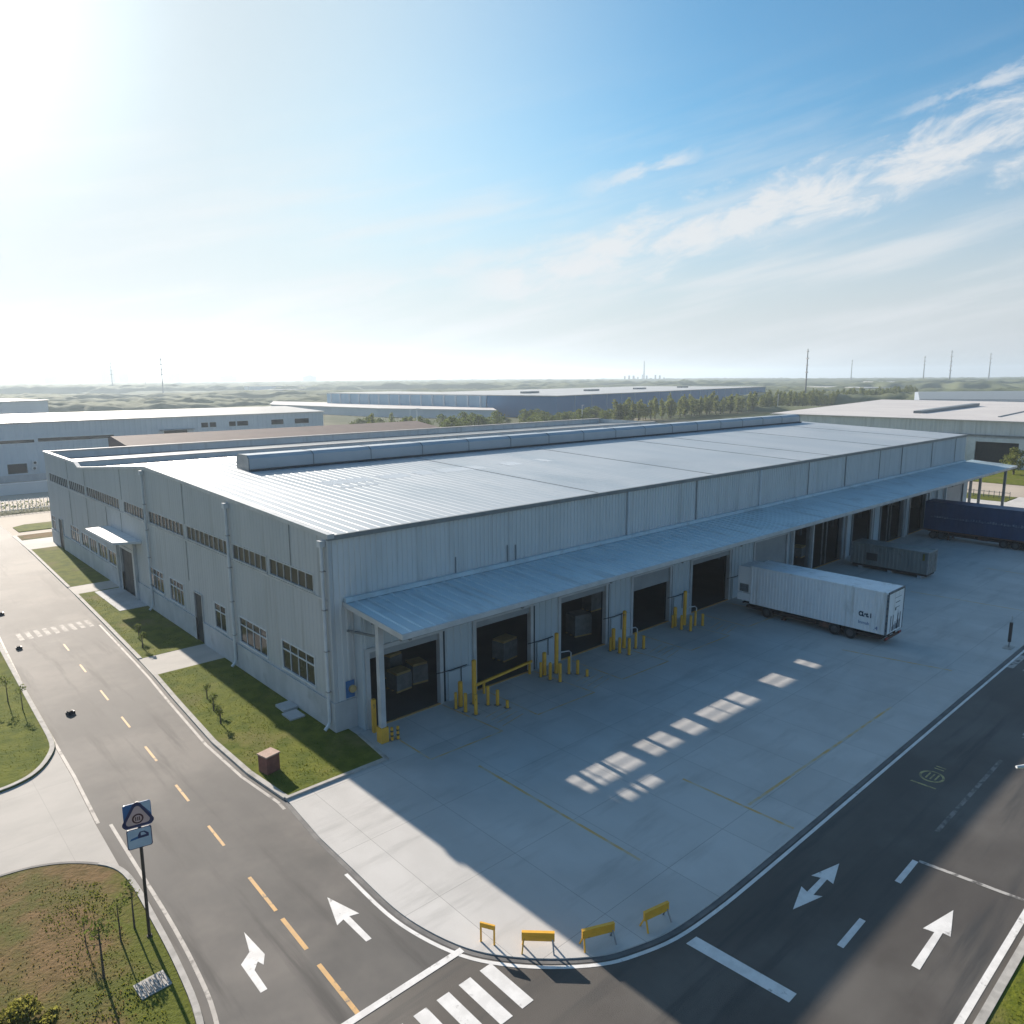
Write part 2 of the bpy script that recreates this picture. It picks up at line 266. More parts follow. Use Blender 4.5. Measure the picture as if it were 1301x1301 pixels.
# ------------------------------------------------------------------ mesh helpers
class MB:
    def __init__(s): s.v = []; s.f = []
    def face(s, pts):
        b = len(s.v); s.v += [tuple(p) for p in pts]; s.f.append(tuple(range(b, b + len(pts))))
    def box(s, x0, x1, y0, y1, z0, z1):
        b = len(s.v)
        s.v += [(x0, y0, z0), (x1, y0, z0), (x1, y1, z0), (x0, y1, z0), (x0, y0, z1), (x1, y0, z1), (x1, y1, z1), (x0, y1, z1)]
        for q in ((0, 3, 2, 1), (4, 5, 6, 7), (0, 1, 5, 4), (1, 2, 6, 5), (2, 3, 7, 6), (3, 0, 4, 7)): s.f.append(tuple(b + i for i in q))
        return s
    def bar(s, a, b, w, h=None):
        """square bar between two points"""
        a = Vector(a); b = Vector(b); h = h or w
        d = (b - a).normalized(); up = Vector((0, 0, 1)) if abs(d.z) < 0.9 else Vector((0, 1, 0))
        r = d.cross(up).normalized() * w / 2; q = r.cross(d).normalized() * h / 2
        k = len(s.v)
        for p in (a, b):
            for i, j in ((-1, -1), (1, -1), (1, 1), (-1, 1)): s.v.append(tuple(p + r * i + q * j))
        for f in ((0, 1, 2, 3), (7, 6, 5, 4), (0, 4, 5, 1), (1, 5, 6, 2), (2, 6, 7, 3), (3, 7, 4, 0)): s.f.append(tuple(k + i for i in f))
        return s
    def tube(s, pts, r, n=10, r2=None, cap=True):
        pts = [Vector(p) for p in pts]; k = len(s.v); m = len(pts)
        for i, p in enumerate(pts):
            d = (pts[min(i + 1, m - 1)] - pts[max(i - 1, 0)]).normalized()
            up = Vector((0, 0, 1)) if abs(d.z) < 0.9 else Vector((0, 1, 0))
            a = d.cross(up).normalized(); b = a.cross(d)
            rr = r + ((r2 if r2 is not None else r) - r) * i / (m - 1)
            for j in range(n):
                t = 2 * math.pi * j / n; s.v.append(tuple(p + a * math.cos(t) * rr + b * math.sin(t) * rr))
        for i in range(m - 1):
            for j in range(n):
                s.f.append((k + i * n + j, k + i * n + (j + 1) % n, k + (i + 1) * n + (j + 1) % n, k + (i + 1) * n + j))
        if cap:
            s.f.append(tuple(k + j for j in reversed(range(n)))); s.f.append(tuple(k + (m - 1) * n + j for j in range(n)))
        return s
    def prism(s, poly, z0, z1, bottom=False):
        n = len(poly); a = sum(poly[i][0] * poly[(i + 1) % n][1] - poly[(i + 1) % n][0] * poly[i][1] for i in range(n))
        if a < 0: poly = poly[::-1]
        k = len(s.v); s.v += [(p[0], p[1], z1) for p in poly] + [(p[0], p[1], z0) for p in poly]
        s.f.append(tuple(range(k, k + n)))
        for i in range(n): j = (i + 1) % n; s.f.append((k + n + i, k + n + j, k + j, k + i))
        if bottom: s.f.append(tuple(reversed(range(k + n, k + 2 * n))))
        return s
    def ribbon(s, pts, off0, off1, z0, z1, closed=False):
        """strip along a ground polyline between two sideways offsets (left positive), from z0 up to z1"""
        n = len(pts); A = []; B = []
        for i in range(n):
            p = Vector(pts[i][:2])
            a = Vector(pts[i - 1][:2]) if (i or closed) else p; b = Vector(pts[(i + 1) % n][:2]) if (i < n - 1 or closed) else p
            d1 = (p - a).normalized() if (p - a).length else (b - p).normalized(); d2 = (b - p).normalized() if (b - p).length else d1
            n1 = Vector((-d1.y, d1.x)); n2 = Vector((-d2.y, d2.x)); m = (n1 + n2).normalized(); m = m / max(0.5, m.dot(n1))
            A.append(p + m * off0); B.append(p + m * off1)
        rng = range(n if closed else n - 1)
        for i in rng:
            j = (i + 1) % n; q = [A[i], A[j], B[j], B[i]]
            s.prism([(t.x, t.y) for t in q], z0, z1)
        return s
    def build(s, name, m, parent=None, org=(0, 0, 0), smooth=False):
        me = bpy.data.meshes.new(name)
        if any(org): s.v = [(a - org[0], b - org[1], c - org[2]) for a, b, c in s.v]
        me.from_pydata(s.v, [], s.f); me.update()
        o = bpy.data.objects.new(name, me); COL.objects.link(o)
        me.materials.append(M[m] if isinstance(m, str) else m)
        if smooth: me.polygons.foreach_set('use_smooth', [True] * len(me.polygons))
        if parent is not None: o.parent = parent
        return o

def tag(o, label=None, cat=None, group=None, kind=None):
    if label: o['label'] = label
    if cat: o['category'] = cat
    if group: o['group'] = group
    if kind: o['kind'] = kind
    return o
def thing(name, label, cat, loc=(0, 0, 0), rz=0.0, group=None):
    o = bpy.data.objects.new(name, None); COL.objects.link(o); o.empty_display_size = 0.3
    o.location = loc; o.rotation_euler = (0, 0, rz)
    return tag(o, label, cat, group)
def struct(name, mb, m, label, cat): return tag(mb.build(name, m), label, cat, kind='structure')
def dup(o, loc=None, rz=None, label=None, sc=None, parent=None):
    c = o.copy(); COL.objects.link(c)
    if parent is not None: c.parent = parent
    if loc is not None: c.location = loc
    if rz is not None: c.rotation_euler = (0, 0, rz)
    if sc is not None: c.scale = sc
    if label: c['label'] = label
    for ch in list(o.children): dup(ch, parent=c)
    return c

def sheet(mb, P, u0, u1, v0, top, holes, period, depth, flat=0.55, slope=0.1):
    """ribbed sheet in (u, v); P(u, v, d) gives the point, d is the rib height there. holes: (u0, u1, v0, v1)"""
    seg = [0.0, flat, flat + slope, 1 - slope]
    prof = lambda t: 0.0 if t <= flat else ((t - flat) / slope if t < flat + slope else (1.0 if t <= 1 - slope else (1 - t) / slope))
    us = {u0, u1}; k = math.floor(u0 / period)
    while k * period < u1:
        for q in seg:
            x = (k + q) * period
            if u0 < x < u1: us.add(round(x, 4))
        k += 1
    for h in holes:
        for x in h[:2]:
            if u0 < x < u1: us.add(x)
    tp = top if callable(top) else (lambda x: top)
    us = sorted(us)
    for a, b in zip(us, us[1:]):
        if b - a < 1e-4: continue
        mid = (a + b) / 2
        da = prof((a / period) % 1.0) * depth; db = prof((b / period) % 1.0) * depth
        cuts = sorted((h[2], h[3]) for h in holes if h[0] - 1e-6 < mid < h[1] + 1e-6)
        z = v0
        for c0, c1 in cuts + [(None, None)]:
            e = c0
            if e is None:
                if tp(mid) - z > 1e-3: mb.face([P(a, z, da), P(b, z, db), P(b, tp(b), db), P(a, tp(a), da)])
            else:
                if e - z > 1e-3: mb.face([P(a, z, da), P(b, z, db), P(b, e, db), P(a, e, da)])
                z = max(z, c1)
    return mb

# ------------------------------------------------------------------ ground, roads, yard
def smooth(pts, n=4, lim=14.0):
    """Catmull-Rom through the points, straight where they are far apart"""
    out = []
    for i in range(len(pts) - 1):
        p0 = Vector(pts[max(i - 1, 0)]); p1 = Vector(pts[i]); p2 = Vector(pts[i + 1]); p3 = Vector(pts[min(i + 2, len(pts) - 1)])
        out.append(tuple(p1))
        if (p2 - p1).length > lim: continue
        m1 = (p2 - p0) / 2; m2 = (p3 - p1) / 2; L_ = (p2 - p1).length
        if m1.length > 1.3 * L_: m1 = m1.normalized() * L_ * 1.3
        if m2.length > 1.3 * L_: m2 = m2.normalized() * L_ * 1.3
        for k in range(1, n):
            t = k / n; a = 2 * t ** 3 - 3 * t ** 2 + 1; b = t ** 3 - 2 * t ** 2 + t; c = -2 * t ** 3 + 3 * t ** 2; d = t ** 3 - t ** 2
            out.append(tuple(p1 * a + m1 * b + p2 * c + m2 * d))
    return out + [tuple(pts[-1])]
def disc(r, n=96):
    return [(r * math.cos(2 * math.pi * i / n), r * math.sin(2 * math.pi * i / n)) for i in range(n)]
mb = MB(); mb.prism(disc(6500), -0.6, -0.25)
YKS = None
struct('ground', mb, 'field', 'flat green and brown fields running out to the hazy horizon', 'ground')

KE = [(-5.65, -4.8), (-6.0, -1.0), (-6.05, 4.0), (-5.6, 12.0), (-5.25, 17.2), (-5.05, 21.5), (-4.6, 33.0), (-4.2, 44.5), (-4.1, 48.5), (-3.5, 70.0), (-3.4, 77.0), (-3.3, 84.0)]   # kerb of the west verge
YK = [(-5.65, -4.8), (-6.0, -9.1), (-6.05, -12.2), (-6.1, -15.4), (-5.85, -17.4), (-5.3, -19.2), (-4.5, -20.5), (-3.3, -21.8), (-1.9, -22.9), (-0.7, -23.45), (1.1, -23.95), (3.5, -24.15), (6.3, -24.2), (12, -24.2), (30, -24.15), (120, -24.0), (300, -23.8)]  # yard edge
WW = [(-14.1, -15.5), (-13.8, -13.0), (-13.65, -9.7), (-13.55, -5.6), (-13.45, -0.5), (-13.2, 5.3), (-13.1, 10.4), (-12.8, 22.0), (-12.1, 37.6), (-11.4, 60), (-11.0, 84)]   # west edge of the service road
YS = [YK[0]] + smooth(YK[1:15]) + YK[15:]
_sw = [(-14.4, -15.5), (-15.0, -18.2), (-16.4, -21.0), (-19.0, -23.2), (-23.0, -24.2), (-34, -24.4), (-90, -24.4)]
mb = MB()
mb.prism([(x - 0.15, y) for x, y in WW] + [(-11.0, 104.0), (-3.3, 104.0)] + [(x + 0.15, y) for x, y in KE[::-1]] + [(x + 0.2, y + 0.1) for x, y in YK[1:6]] + [(-5.3, -19.2), (-15.2, -19.2)], -0.3, 0.0)
struct('service_road', mb, 'asphalt', 'pale dusty asphalt service road along the west wall', 'road')
mb = MB()
mb.prism([(-90, -24.2), (-34, -24.2), (-23, -24.0), (-18.9, -23.0), (-16.2, -20.9), (-15.2, -19.2)] + [(x + 0.05, y + 0.25) for x, y in YK[5:]] + [(300, -33.6), (-90, -33.6)], -0.3, -0.004)
struct('access_road', mb, 'asphalt_dark', 'dark asphalt access road running past the concrete yard', 'road')
mb = MB(); mb.prism(YS + [(300, -2.0), (127, -2.0), (127, 84), (110.1, 84), (110.1, 0.2), (0.3, 0.2), (0.3, -4.8)], -0.3, 0.05)
struct('yard', mb, 'concrete', 'pale concrete loading yard with slab joints and tyre stains', 'yard')
mb = MB(); mb.ribbon(YS, 0.02, -0.22, -0.2, 0.006)
struct('gutter_strip', mb, 'gutter', 'dark gutter strip along the edge of the concrete yard', 'gutter')
mb = MB(); mb.prism([(-13.5, -6.0)] + [(x - 0.1, y) for x, y in WW[3:7]] + [(-13.3, 11.2), (-80, 11.2), (-80, -6.0)], -0.3, 0.02)
struct('driveway', mb, 'concrete_pale', 'pale concrete driveway opening onto the west side of the road', 'driveway')
# west islands
LG = [(-12.3, 37.0), (-12.65, 25.0), (-12.9, 16.0), (-13.1, 10.3), (-13.75, 8.3), (-14.7, 6.9), (-15.8, 6.25), (-17.0, 6.05), (-60, 5.9), (-60, 60), (-11.8, 60)]
LG = smooth(LG[:8]) + LG[8:]
mb = MB(); mb.prism(LG, -0.3, 0.10); tag(mb.build('grass_island', 'grass'), 'green grass island north of the pale driveway', 'grass', kind='structure')
mb = MB(); mb.ribbon([LG[-1]] + LG[:-2], -0.02, -0.28, -0.3, 0.14)
struct('kerb', mb, 'kerb', 'pale concrete kerb round the green grass island', 'kerb')
LB = [(-60, -2.0), (-17.7, -2.2), (-16.6, -2.45), (-15.3, -3.2), (-14.1, -4.6), (-13.7, -6.2), (-13.75, -9.7), (-13.9, -13.0), (-14.2, -15.7), (-15.0, -18.4), (-16.6, -20.9), (-19.2, -22.9), (-23.1, -23.9), (-34, -24.1), (-90, -24.1), (-90, -2)]
LBS = LB[:1] + smooth(LB[1:14]) + LB[14:]; LE = smooth(LB[3:14])[3:]
mb = MB(); mb.prism(LBS, -0.3, 0.10); tag(mb.build('dry_island', 'dry_grass'), 'brown and green rough grass island beside the road junction', 'grass', kind='structure')
mb = MB(); mb.ribbon(LE, 0.02, 0.24, -0.3, 0.14)
struct('kerb', mb, 'kerb', 'pale concrete kerb beside the brown grass island', 'kerb')
mb = MB(); mb.ribbon(LB[:1] + smooth(LB[1:14])[:12], 0.0, 0.14, -0.3, 0.12)
struct('kerb', mb, 'gutter', 'dark low edging on the driveway side of the brown grass island', 'kerb')
# verge between road and west wall, cut by three paths
def kx(y):
    for (x0, y0), (x1, y1) in zip(KE, KE[1:]):
        if y0 <= y <= y1: return x0 + (x1 - x0) * (y - y0) / (y1 - y0)
    return KE[-1][0]
def verge(y0, y1, south=None):
    ys = [y0] + [q[1] for q in KE if y0 < q[1] < y1] + [y1]
    poly = [(kx(y) + 0.15, y) for y in ys]
    poly += [(-0.02, y1)] + (south or [(-0.02, y0)])
    mb = MB(); mb.prism(poly, -0.3, 0.10)
    e = MB(); e.ribbon([(kx(y), y) for y in ys], -0.17, 0.12, -0.3, 0.14)
    return mb, e
for (a, b, s, t) in ((-4.75, 17.2, [(-0.02, -0.02), (0.75, -0.02), (0.75, -1.2), (0.35, -4.75)], 'nearest the yard'), (21.5, 45.0, None, 'in front of the porch'), (48.5, 72.0, None, 'at the far end of the west wall')):
    g, e = verge(a, b, s)
    tag(g.build('grass_verge', 'grass'), 'green grass verge by the west wall, ' + t, 'grass', kind='structure')
    struct('kerb', e, 'kerb', 'pale road kerb of the grass verge ' + t, 'kerb')
mb = MB(); mb.ribbon([(-5.7, -4.75), (0.35, -4.75), (0.75, -1.2)], 0.02, -0.2, -0.3, 0.16)
struct('kerb', mb, 'kerb', 'concrete kerb between the near grass verge and the yard', 'kerb')
for (y0, y1, t) in ((17.2, 21.5, 'the side door'), (45.0, 48.5, 'the porch'), (72.0, 77.2, 'the far corner door')):
    mb = MB(); mb.prism([(kx(y0) - 0.1, y0), (kx(y1) - 0.1, y1), (-0.03, y1), (-0.03, y0)], -0.3, 0.085)
    struct('path', mb, 'concrete_pale', 'pale concrete path from the road to ' + t, 'path')
mb = MB(); mb.prism([(-2.6, 35.8), (-2.6, 44.6), (-0.05, 44.6), (-0.05, 35.8)], -0.2, 0.13)
struct('path', mb, 'plinth', 'grey concrete step slab under the entrance porch', 'path')
mb = MB(); mb.prism([(-3.45, 77.3), (-0.05, 77.3), (-0.05, 75.6), (109.9, 75.6), (109.9, 84.1), (-3.45, 84.1)], -0.3, 0.045)
struct('pavement', mb, 'concrete_pale', 'pale pavement behind the north wall of the warehouse', 'pavement')
# far side of the road south
mb = MB(); mb.prism([(-90, -33.8), (300, -33.5), (300, -80), (-90, -80)], -0.3, 0.10)
tag(mb.build('grass_verge', 'grass'), 'green grass verge south of the access road', 'grass', kind='structure')
mb = MB(); mb.ribbon([(-90, -33.8), (300, -33.5)], 0.0, 0.28, -0.3, 0.14)
struct('kerb', mb, 'kerb', 'pale kerb along the south edge of the access road', 'kerb')
# ground north and east of the warehouse
mb = MB(); mb.prism([(-80, 84), (110, 84), (110, 104), (-80, 104)], -0.3, -0.008)
struct('road', mb, 'beige', 'pale dusty road crossing behind the warehouse', 'road')
mb = MB(); mb.prism([(-80, 111), (16, 111), (16, 152), (-80, 152)], -0.3, -0.1)
struct('pavement', mb, 'beige', 'pale paved court before the white building', 'pavement')
mb = MB(); mb.prism([(-3.0, 79.5), (8, 79.5), (8, 83.5), (-2.9, 83.5)], -0.3, 0.082)
tag(mb.build('dry_plot', 'dry_grass'), 'small dry grass plot at the far corner of the warehouse', 'grass', kind='structure')
mb = MB(); mb.prism([(-2.2, 86.5), (12, 86.5), (12, 92.5), (-0.5, 92.5), (-2.2, 91)], -0.3, 0.1)
tag(mb.build('grass_plot', 'grass'), 'narrow grass island on the dusty road behind the warehouse', 'grass', kind='structure')
mb = MB(); mb.prism([(135, -2), (300, -2), (300, -20), (135, -20)], -0.3, 0.062)
mb.prism([(134.5, -2), (152, -2), (152, 200), (134.5, 200)], -0.3, 0.0)
struct('pavement', mb, 'beige', 'sunlit beige paving beyond the east end of the canopy', 'pavement')
mb = MB(); mb.prism([(127.1, -1.8), (134.3, -1.8), (134.3, 90), (127.1, 90)], -0.3, 0.08)
tag(mb.build('dry_strip', 'dry_grass'), 'dry grass strip with a low fence beyond the canopy', 'grass', kind='structure')
mb = MB(); mb.prism([(152.2, -1.8), (181, -1.8), (181, 90), (152.2, 90)], -0.3, 0.06)
tag(mb.build('grass_strip', 'grass'), 'green strip before the white roofed neighbour building', 'grass', kind='structure')

# ------------------------------------------------------------------ markings
def line(pts, w, m, label, z=0.005, cat='road marking', name='road_marking'):
    mb = MB(); mb.ribbon(pts, -w / 2, w / 2, z - 0.003, z); return struct(name, mb, m, label, cat)
def offs(pts, d):
    out = []
    for i, p in enumerate(pts):
        a = Vector(pts[max(i - 1, 0)]); b = Vector(pts[min(i + 1, len(pts) - 1)]); t = (b - a).normalized()
        out.append((p[0] - t.y * d, p[1] + t.x * d))
    return out
line(offs([p for p in YS if p[1] < -12.0 or p[0] > 0], -0.38), 0.16, 'white_line', 'white edge line curving round the concrete yard', z=0.006)
line(offs([(-5.7, -5.6)] + KE, 0.42)[0:8], 0.16, 'edge_line', 'pale worn edge line of the service road by the west verge')
line([(x + 0.02, y) for x, y in WW[4:9]], 0.16, 'edge_line', 'pale worn edge line on the far side of the service road')
line(offs(smooth([(-13.62, -1.0), (-13.66, -3.4)] + LB[5:12]), 0.62), 0.15, 'edge_line', 'pale edge line by the brown grass island', z=0.009)
mb = MB()
for y0, y1, w in ((-19.1, -16.1, .17), (-15.1, -12.9, .17), (-12.3, -9.5, .15), (-6.5, -4.4, .13), (-1.5, 0.6, .13), (4.0, 6.3, .13), (9.6, 11.6, .12), (15.0, 17.2, .12), (21.6, 23.6, .12), (27.6, 29.6, .12)):
    mb.ribbon([(-9.05 - 0.028 * (12 - y0), y0), (-9.05 - 0.028 * (12 - y1), y1)], -w / 2, w / 2, 0.002, 0.005)
struct('lane_dashes', mb, 'yellow_line', 'yellow dashed centre line of the service road', 'road marking')
line([(-14.2, -19.15), (-5.45, -19.15)], 0.28, 'white_line', 'white stop line across the mouth of the service road', z=0.010)
mb = MB()
for k in range(9):
    x = -5.35 - k * 0.985
    if x < -14: break
    mb.prism([(x - 0.27, -22.7), (x + 0.27, -22.7), (x + 0.27, -20.4), (x - 0.27, -20.4)], 0.001, 0.005)
struct('zebra_crossing', mb, 'white_line', 'broad white zebra bars across the road junction', 'road marking')
mb = MB()
for k in range(9):
    x = -5.6 - k * 0.66
    mb.prism([(x - 0.17, 33.0), (x + 0.17, 33.0), (x + 0.17, 35.3), (x - 0.17, 35.3)], 0.002, 0.006)
struct('zebra_crossing', mb, 'faded_line', 'faded white zebra crossing on the far service road', 'road marking')
mb = MB(); mb.prism([(1.1, -24.75), (1.7, -24.8), (1.95, -28.8), (1.4, -28.8)], 0.001, 0.006)
struct('stop_line', mb, 'white_line', 'broad white stop line on the shaded access road', 'road marking')
def arrow(poly, label, z=0.006):
    mb = MB(); mb.prism(poly, z - 0.004, z); return struct('painted_arrow', mb, 'white_line', label, 'road marking')
arrow([(-7.78, -13.0), (-7.3, -14.75), (-7.68, -14.62), (-7.68, -16.3), (-7.92, -16.3), (-7.95, -14.62), (-8.3, -14.75)], 'white straight ahead arrow on the lane beside the yard kerb')
arrow([(-11.75, -15.9), (-11.72, -14.75), (-11.45, -14.42), (-11.36, -14.72), (-11.1, -14.25), (-11.2, -12.6), (-11.48, -13.75), (-11.98, -14.15), (-12.0, -15.9)], 'white bent turn arrow on the lane beside the brown island')
arrow([(5.9, -26.6), (7.5, -26.15), (7.35, -26.48), (8.65, -26.45), (8.5, -26.1), (10.2, -26.55), (8.65, -27.0), (8.75, -26.68), (7.35, -26.75), (7.55, -27.05)], 'white double headed arrow in the shade by the yard edge')
arrow([(6.3, -31.03), (8.75, -30.98), (8.65, -30.6), (10.65, -31.05), (8.95, -31.5), (8.95, -31.22), (6.3, -31.32)], 'white straight arrow on the sunlit lane of the access road')
mb = MB()
for x0, x1 in ((5.3, 7.4), (10.8, 12.9)): mb.prism([(x0, -28.95), (x1, -28.9), (x1, -28.66), (x0, -28.7)], 0.001, 0.006)
struct('lane_dashes', mb, 'white_line', 'two white centre dashes on the access road', 'road marking')
line([(16.0, -28.62), (26.0, -28.6)], 0.2, 'faded_line', 'worn chalky scuffed centre line on the shaded access road', z=0.004)
line([(30, -28.6), (75, -28.5)], 0.16, 'worn_line', 'worn centre line far along the access road', z=0.004)
line([(13.0, -28.9), (13.45, -32.9)], 0.2, 'worn_line', 'thin cream line across the sunlit lane', z=0.007)
line([(-60, -33.15), (60, -33.05)], 0.24, 'white_line', 'white edge line by the south kerb of the access road')
mb = MB()
for k in range(8): mb.prism([(42.2, -25.0 - k * 1.0), (45.8, -25.0 - k * 1.0), (45.8, -24.6 - k * 1.0), (42.2, -24.6 - k * 1.0)], 0.001, 0.006)
struct('zebra_crossing', mb, 'worn_line', 'worn zebra bars across the far access road', 'road marking')
# yellow lettering on the road
mb = MB()
mb.prism([(20.1, -26.0), (20.1, -27.2), (19.98, -27.2), (19.95, -25.95)], 0.001, 0.005)
rg = [(21.25 + 0.62 * math.cos(t), -26.6 + 0.55 * math.sin(t)) for t in [2 * math.pi * k / 24 for k in range(24)]]
mb.ribbon(rg, -0.06, 0.06, 0.001, 0.005, closed=True)
for yy in (-26.4, -26.62, -26.84): mb.prism([(20.9, yy - 0.04), (21.65, yy - 0.04), (21.65, yy + 0.04), (20.9, yy + 0.04)], 0.001, 0.0055)
for xx in (22.3, 22.6): mb.prism([(xx, -26.35), (xx, -26.85), (xx + 0.09, -26.85), (xx + 0.09, -26.35)], 0.001, 0.005)
struct('road_lettering', mb, 'road_text', 'worn yellow circled lettering painted on the shaded road', 'road marking')
# yard bay lines
mb = MB()
Lz = (0.051, 0.054)
for a, b in (((3.85, -9.0), (3.8, -20.4)), ((11.05, -17.6), (11.15, -23.9)), ((11.4, -21.35), (28.6, -21.6)), ((36.7, -14.7), (38.3, -22.1)), ((58.0, -12.0), (59, -23)), ((74, -14), (74, -23.5))):
    mb.ribbon([a, b], -0.08, 0.08, *Lz)
for k in range(5):
    x = 1.9 + 8.5 * k
    mb.ribbon([(x + 0.4, -1.6), (x + 0.4, -6.5)], -0.06, 0.06, *Lz)
    mb.ribbon([(x + 5.3, -1.2), (x + 5.7, -6.8)], -0.06, 0.06, *Lz)
    mb.ribbon([(x + 0.4, -6.6), (x + 5.6, -6.75)], -0.06, 0.06, 0.0512, 0.0545)
    for j in range(4): mb.ribbon([(x + 6.2, -4.6 - j * 0.55), (x + 8.3, -4.2 - j * 0.55)], -0.03, 0.03, *Lz)
struct('bay_lines', mb, 'faint_yellow', 'faint worn yellow bay lines on the concrete yard', 'yard marking')


# ------------------------------------------------------------------ main warehouse
WH = thing('warehouse', 'long blue grey metal warehouse with loading docks under a long canopy', 'warehouse')
LEN = 110.0
EAVE = 12.4; RIDGE_Y = 33.4; RIDGE_Z = 13.63; VAL_Y = 57.9; VAL_Z = 11.5; FAR_Y = 75.5
def gable(y):
    pts = [(0, EAVE), (RIDGE_Y, RIDGE_Z), (VAL_Y, VAL_Z), (59.4, 12.0), (FAR_Y, 12.15)]
    for (a, za), (b, zb) in zip(pts, pts[1:]):
        if y <= b: return za + (zb - za) * (y - a) / (b - a)
    return pts[-1][1]
def roofz(y): return EAVE + (RIDGE_Z - EAVE) * y / RIDGE_Y if y <= RIDGE_Y else RIDGE_Z + (VAL_Z - RIDGE_Z) * (y - RIDGE_Y) / (VAL_Y - RIDGE_Y)

# windows of the west wall: (y0, y1, z0, z1, columns, transom)
WIN = [(2.4, 6.9, 2.3, 4.28, 4, 1), (9.3, 13.9, 2.3, 4.25, 4, 1), (16.5, 18.7, 2.25, 4.28, 2, 1), (25.6, 29.0, 2.25, 4.27, 4, 1), (30.7, 34.6, 2.3, 4.26, 4, 1),
       (45.6, 48.4, 2.1, 3.6, 2, 0), (48.9, 52.4, 2.15, 3.75, 3, 0), (53.0, 56.0, 2.15, 3.75, 3, 0), (56.5, 59.6, 2.2, 3.8, 3, 0), (60.7, 64.9, 2.1, 4.0, 4, 1), (73.0, 75.0, 1.8, 3.85, 2, 1)]
STRIP = [(2.0, 8.1, 8.58, 9.68, 6), (8.6, 14.2, 8.58, 9.68, 6), (15.1, 23.6, 8.6, 9.7, 9), (24.4, 33.3, 8.6, 9.7, 10), (34.4, 40.9, 8.6, 9.7, 8), (42.6, 55.1, 8.6, 9.7, 14), (56.0, 63.2, 8.55, 9.65, 8), (63.9, 73.6, 8.5, 9.62, 10)]
DOORW = [(21.3, 22.9, 0.09, 4.2), (39.6, 43.6, 0.14, 4.6), (68.9, 70.8, 0.09, 3.9)]
holesW = [(a, b, c, d) for a, b, c, d, *_ in WIN] + [(a, b, c, d) for a, b, c, d, _ in STRIP] + [(a, b, 1.9, d) for a, b, _, d in DOORW]
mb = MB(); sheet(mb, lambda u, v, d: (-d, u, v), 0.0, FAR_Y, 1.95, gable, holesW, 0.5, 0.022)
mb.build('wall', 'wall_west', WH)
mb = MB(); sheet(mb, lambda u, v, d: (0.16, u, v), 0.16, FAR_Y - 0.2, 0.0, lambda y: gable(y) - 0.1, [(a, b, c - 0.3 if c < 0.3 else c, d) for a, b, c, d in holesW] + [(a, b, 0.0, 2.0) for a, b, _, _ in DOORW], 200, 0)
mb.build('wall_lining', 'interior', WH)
# plinth with its drip ledge
mb = MB(); cur = 0.0
for a, b, _, _ in DOORW + [(FAR_Y, None, 0, 0)]:
    mb.box(-0.09, 0.1, cur - (0.09 if cur == 0 else 0), a, -0.2, 1.93); mb.box(-0.13, 0.1, cur - (0.13 if cur == 0 else 0), a, 1.932, 1.99)
    cur = b
mb.box(0.101, 1.62, -0.09, 0.1, -0.2, 1.93); mb.box(0.101, 1.62, -0.13, 0.1, 1.932, 1.99)
mb.build('plinth', 'plinth', WH)

def window(y0, y1, z0, z1, n, tr, name='window', fm='white_metal', gm='glass', w=0.06):
    f = MB(); x0, x1 = -0.045, 0.14
    f.box(x0, x1, y0 - 0.06, y1 + 0.06, z1 - 0.05, z1 + 0.05); f.box(x0 - 0.05, x1, y0 - 0.1, y1 + 0.1, z0 - 0.07, z0 + 0.03)
    f.box(x0, x1, y0 - 0.06, y0 + 0.03, z0 + 0.031, z1 - 0.051); f.box(x0, x1, y1 - 0.03, y1 + 0.06, z0 + 0.031, z1 - 0.051)
    for k in range(1, n):
        y = y0 + (y1 - y0) * k / n; f.box(x0 + 0.03, x0 + 0.1, y - w / 2, y + w / 2, z0 + 0.031, z1 - 0.051)
    if tr: f.box(x0 + 0.025, x0 + 0.1, y0 + 0.031, y1 - 0.031, z1 - 0.66, z1 - 0.58)
    fo = f.build(name, fm, WH)
    g = MB(); ys = [y0 + (y1 - y0) * k / n for k in range(n + 1)]
    for a, b in zip(ys, ys[1:]):
        t = random.uniform(-0.012, 0.012); g.face([(0.035 + t, b, z0), (0.035 - t, a, z0), (0.035 - t, a, z1), (0.035 + t, b, z1)])
    g.build('pane', gm, fo); return fo
for wdef in WIN: window(*wdef)
for a, b, c, d, n in STRIP: window(a, b, c, d, n, 0, 'strip_window', 'trim', 'strip_glass', 0.07)
# long sill line under the strip windows
mb = MB(); mb.box(-0.075, -0.024, 0.3, FAR_Y - 0.2, 8.34, 8.46); mb.build('drip_trim', 'trim', WH)
# side doors
for k, (a, b, c, d) in enumerate(DOORW):
    if k == 1: continue
    f = MB(); f.box(-0.11, 0.14, a - 0.1, a, c - 0.05, d + 0.1); f.box(-0.11, 0.14, b, b + 0.1, c - 0.05, d + 0.1); f.box(-0.11, 0.14, a, b, d, d + 0.1)
    fo = f.build('door_frame', 'trim', WH)
    g = MB(); g.box(0.0, 0.06, a + 0.01, b - 0.01, c - 0.04, d - 0.01); do = g.build('door', 'dark', WH)
    h = MB(); h.box(-0.06, 0.0, a + 0.12, a + 0.18, 1.05, 1.35); h.build('handle', 'steel', do)
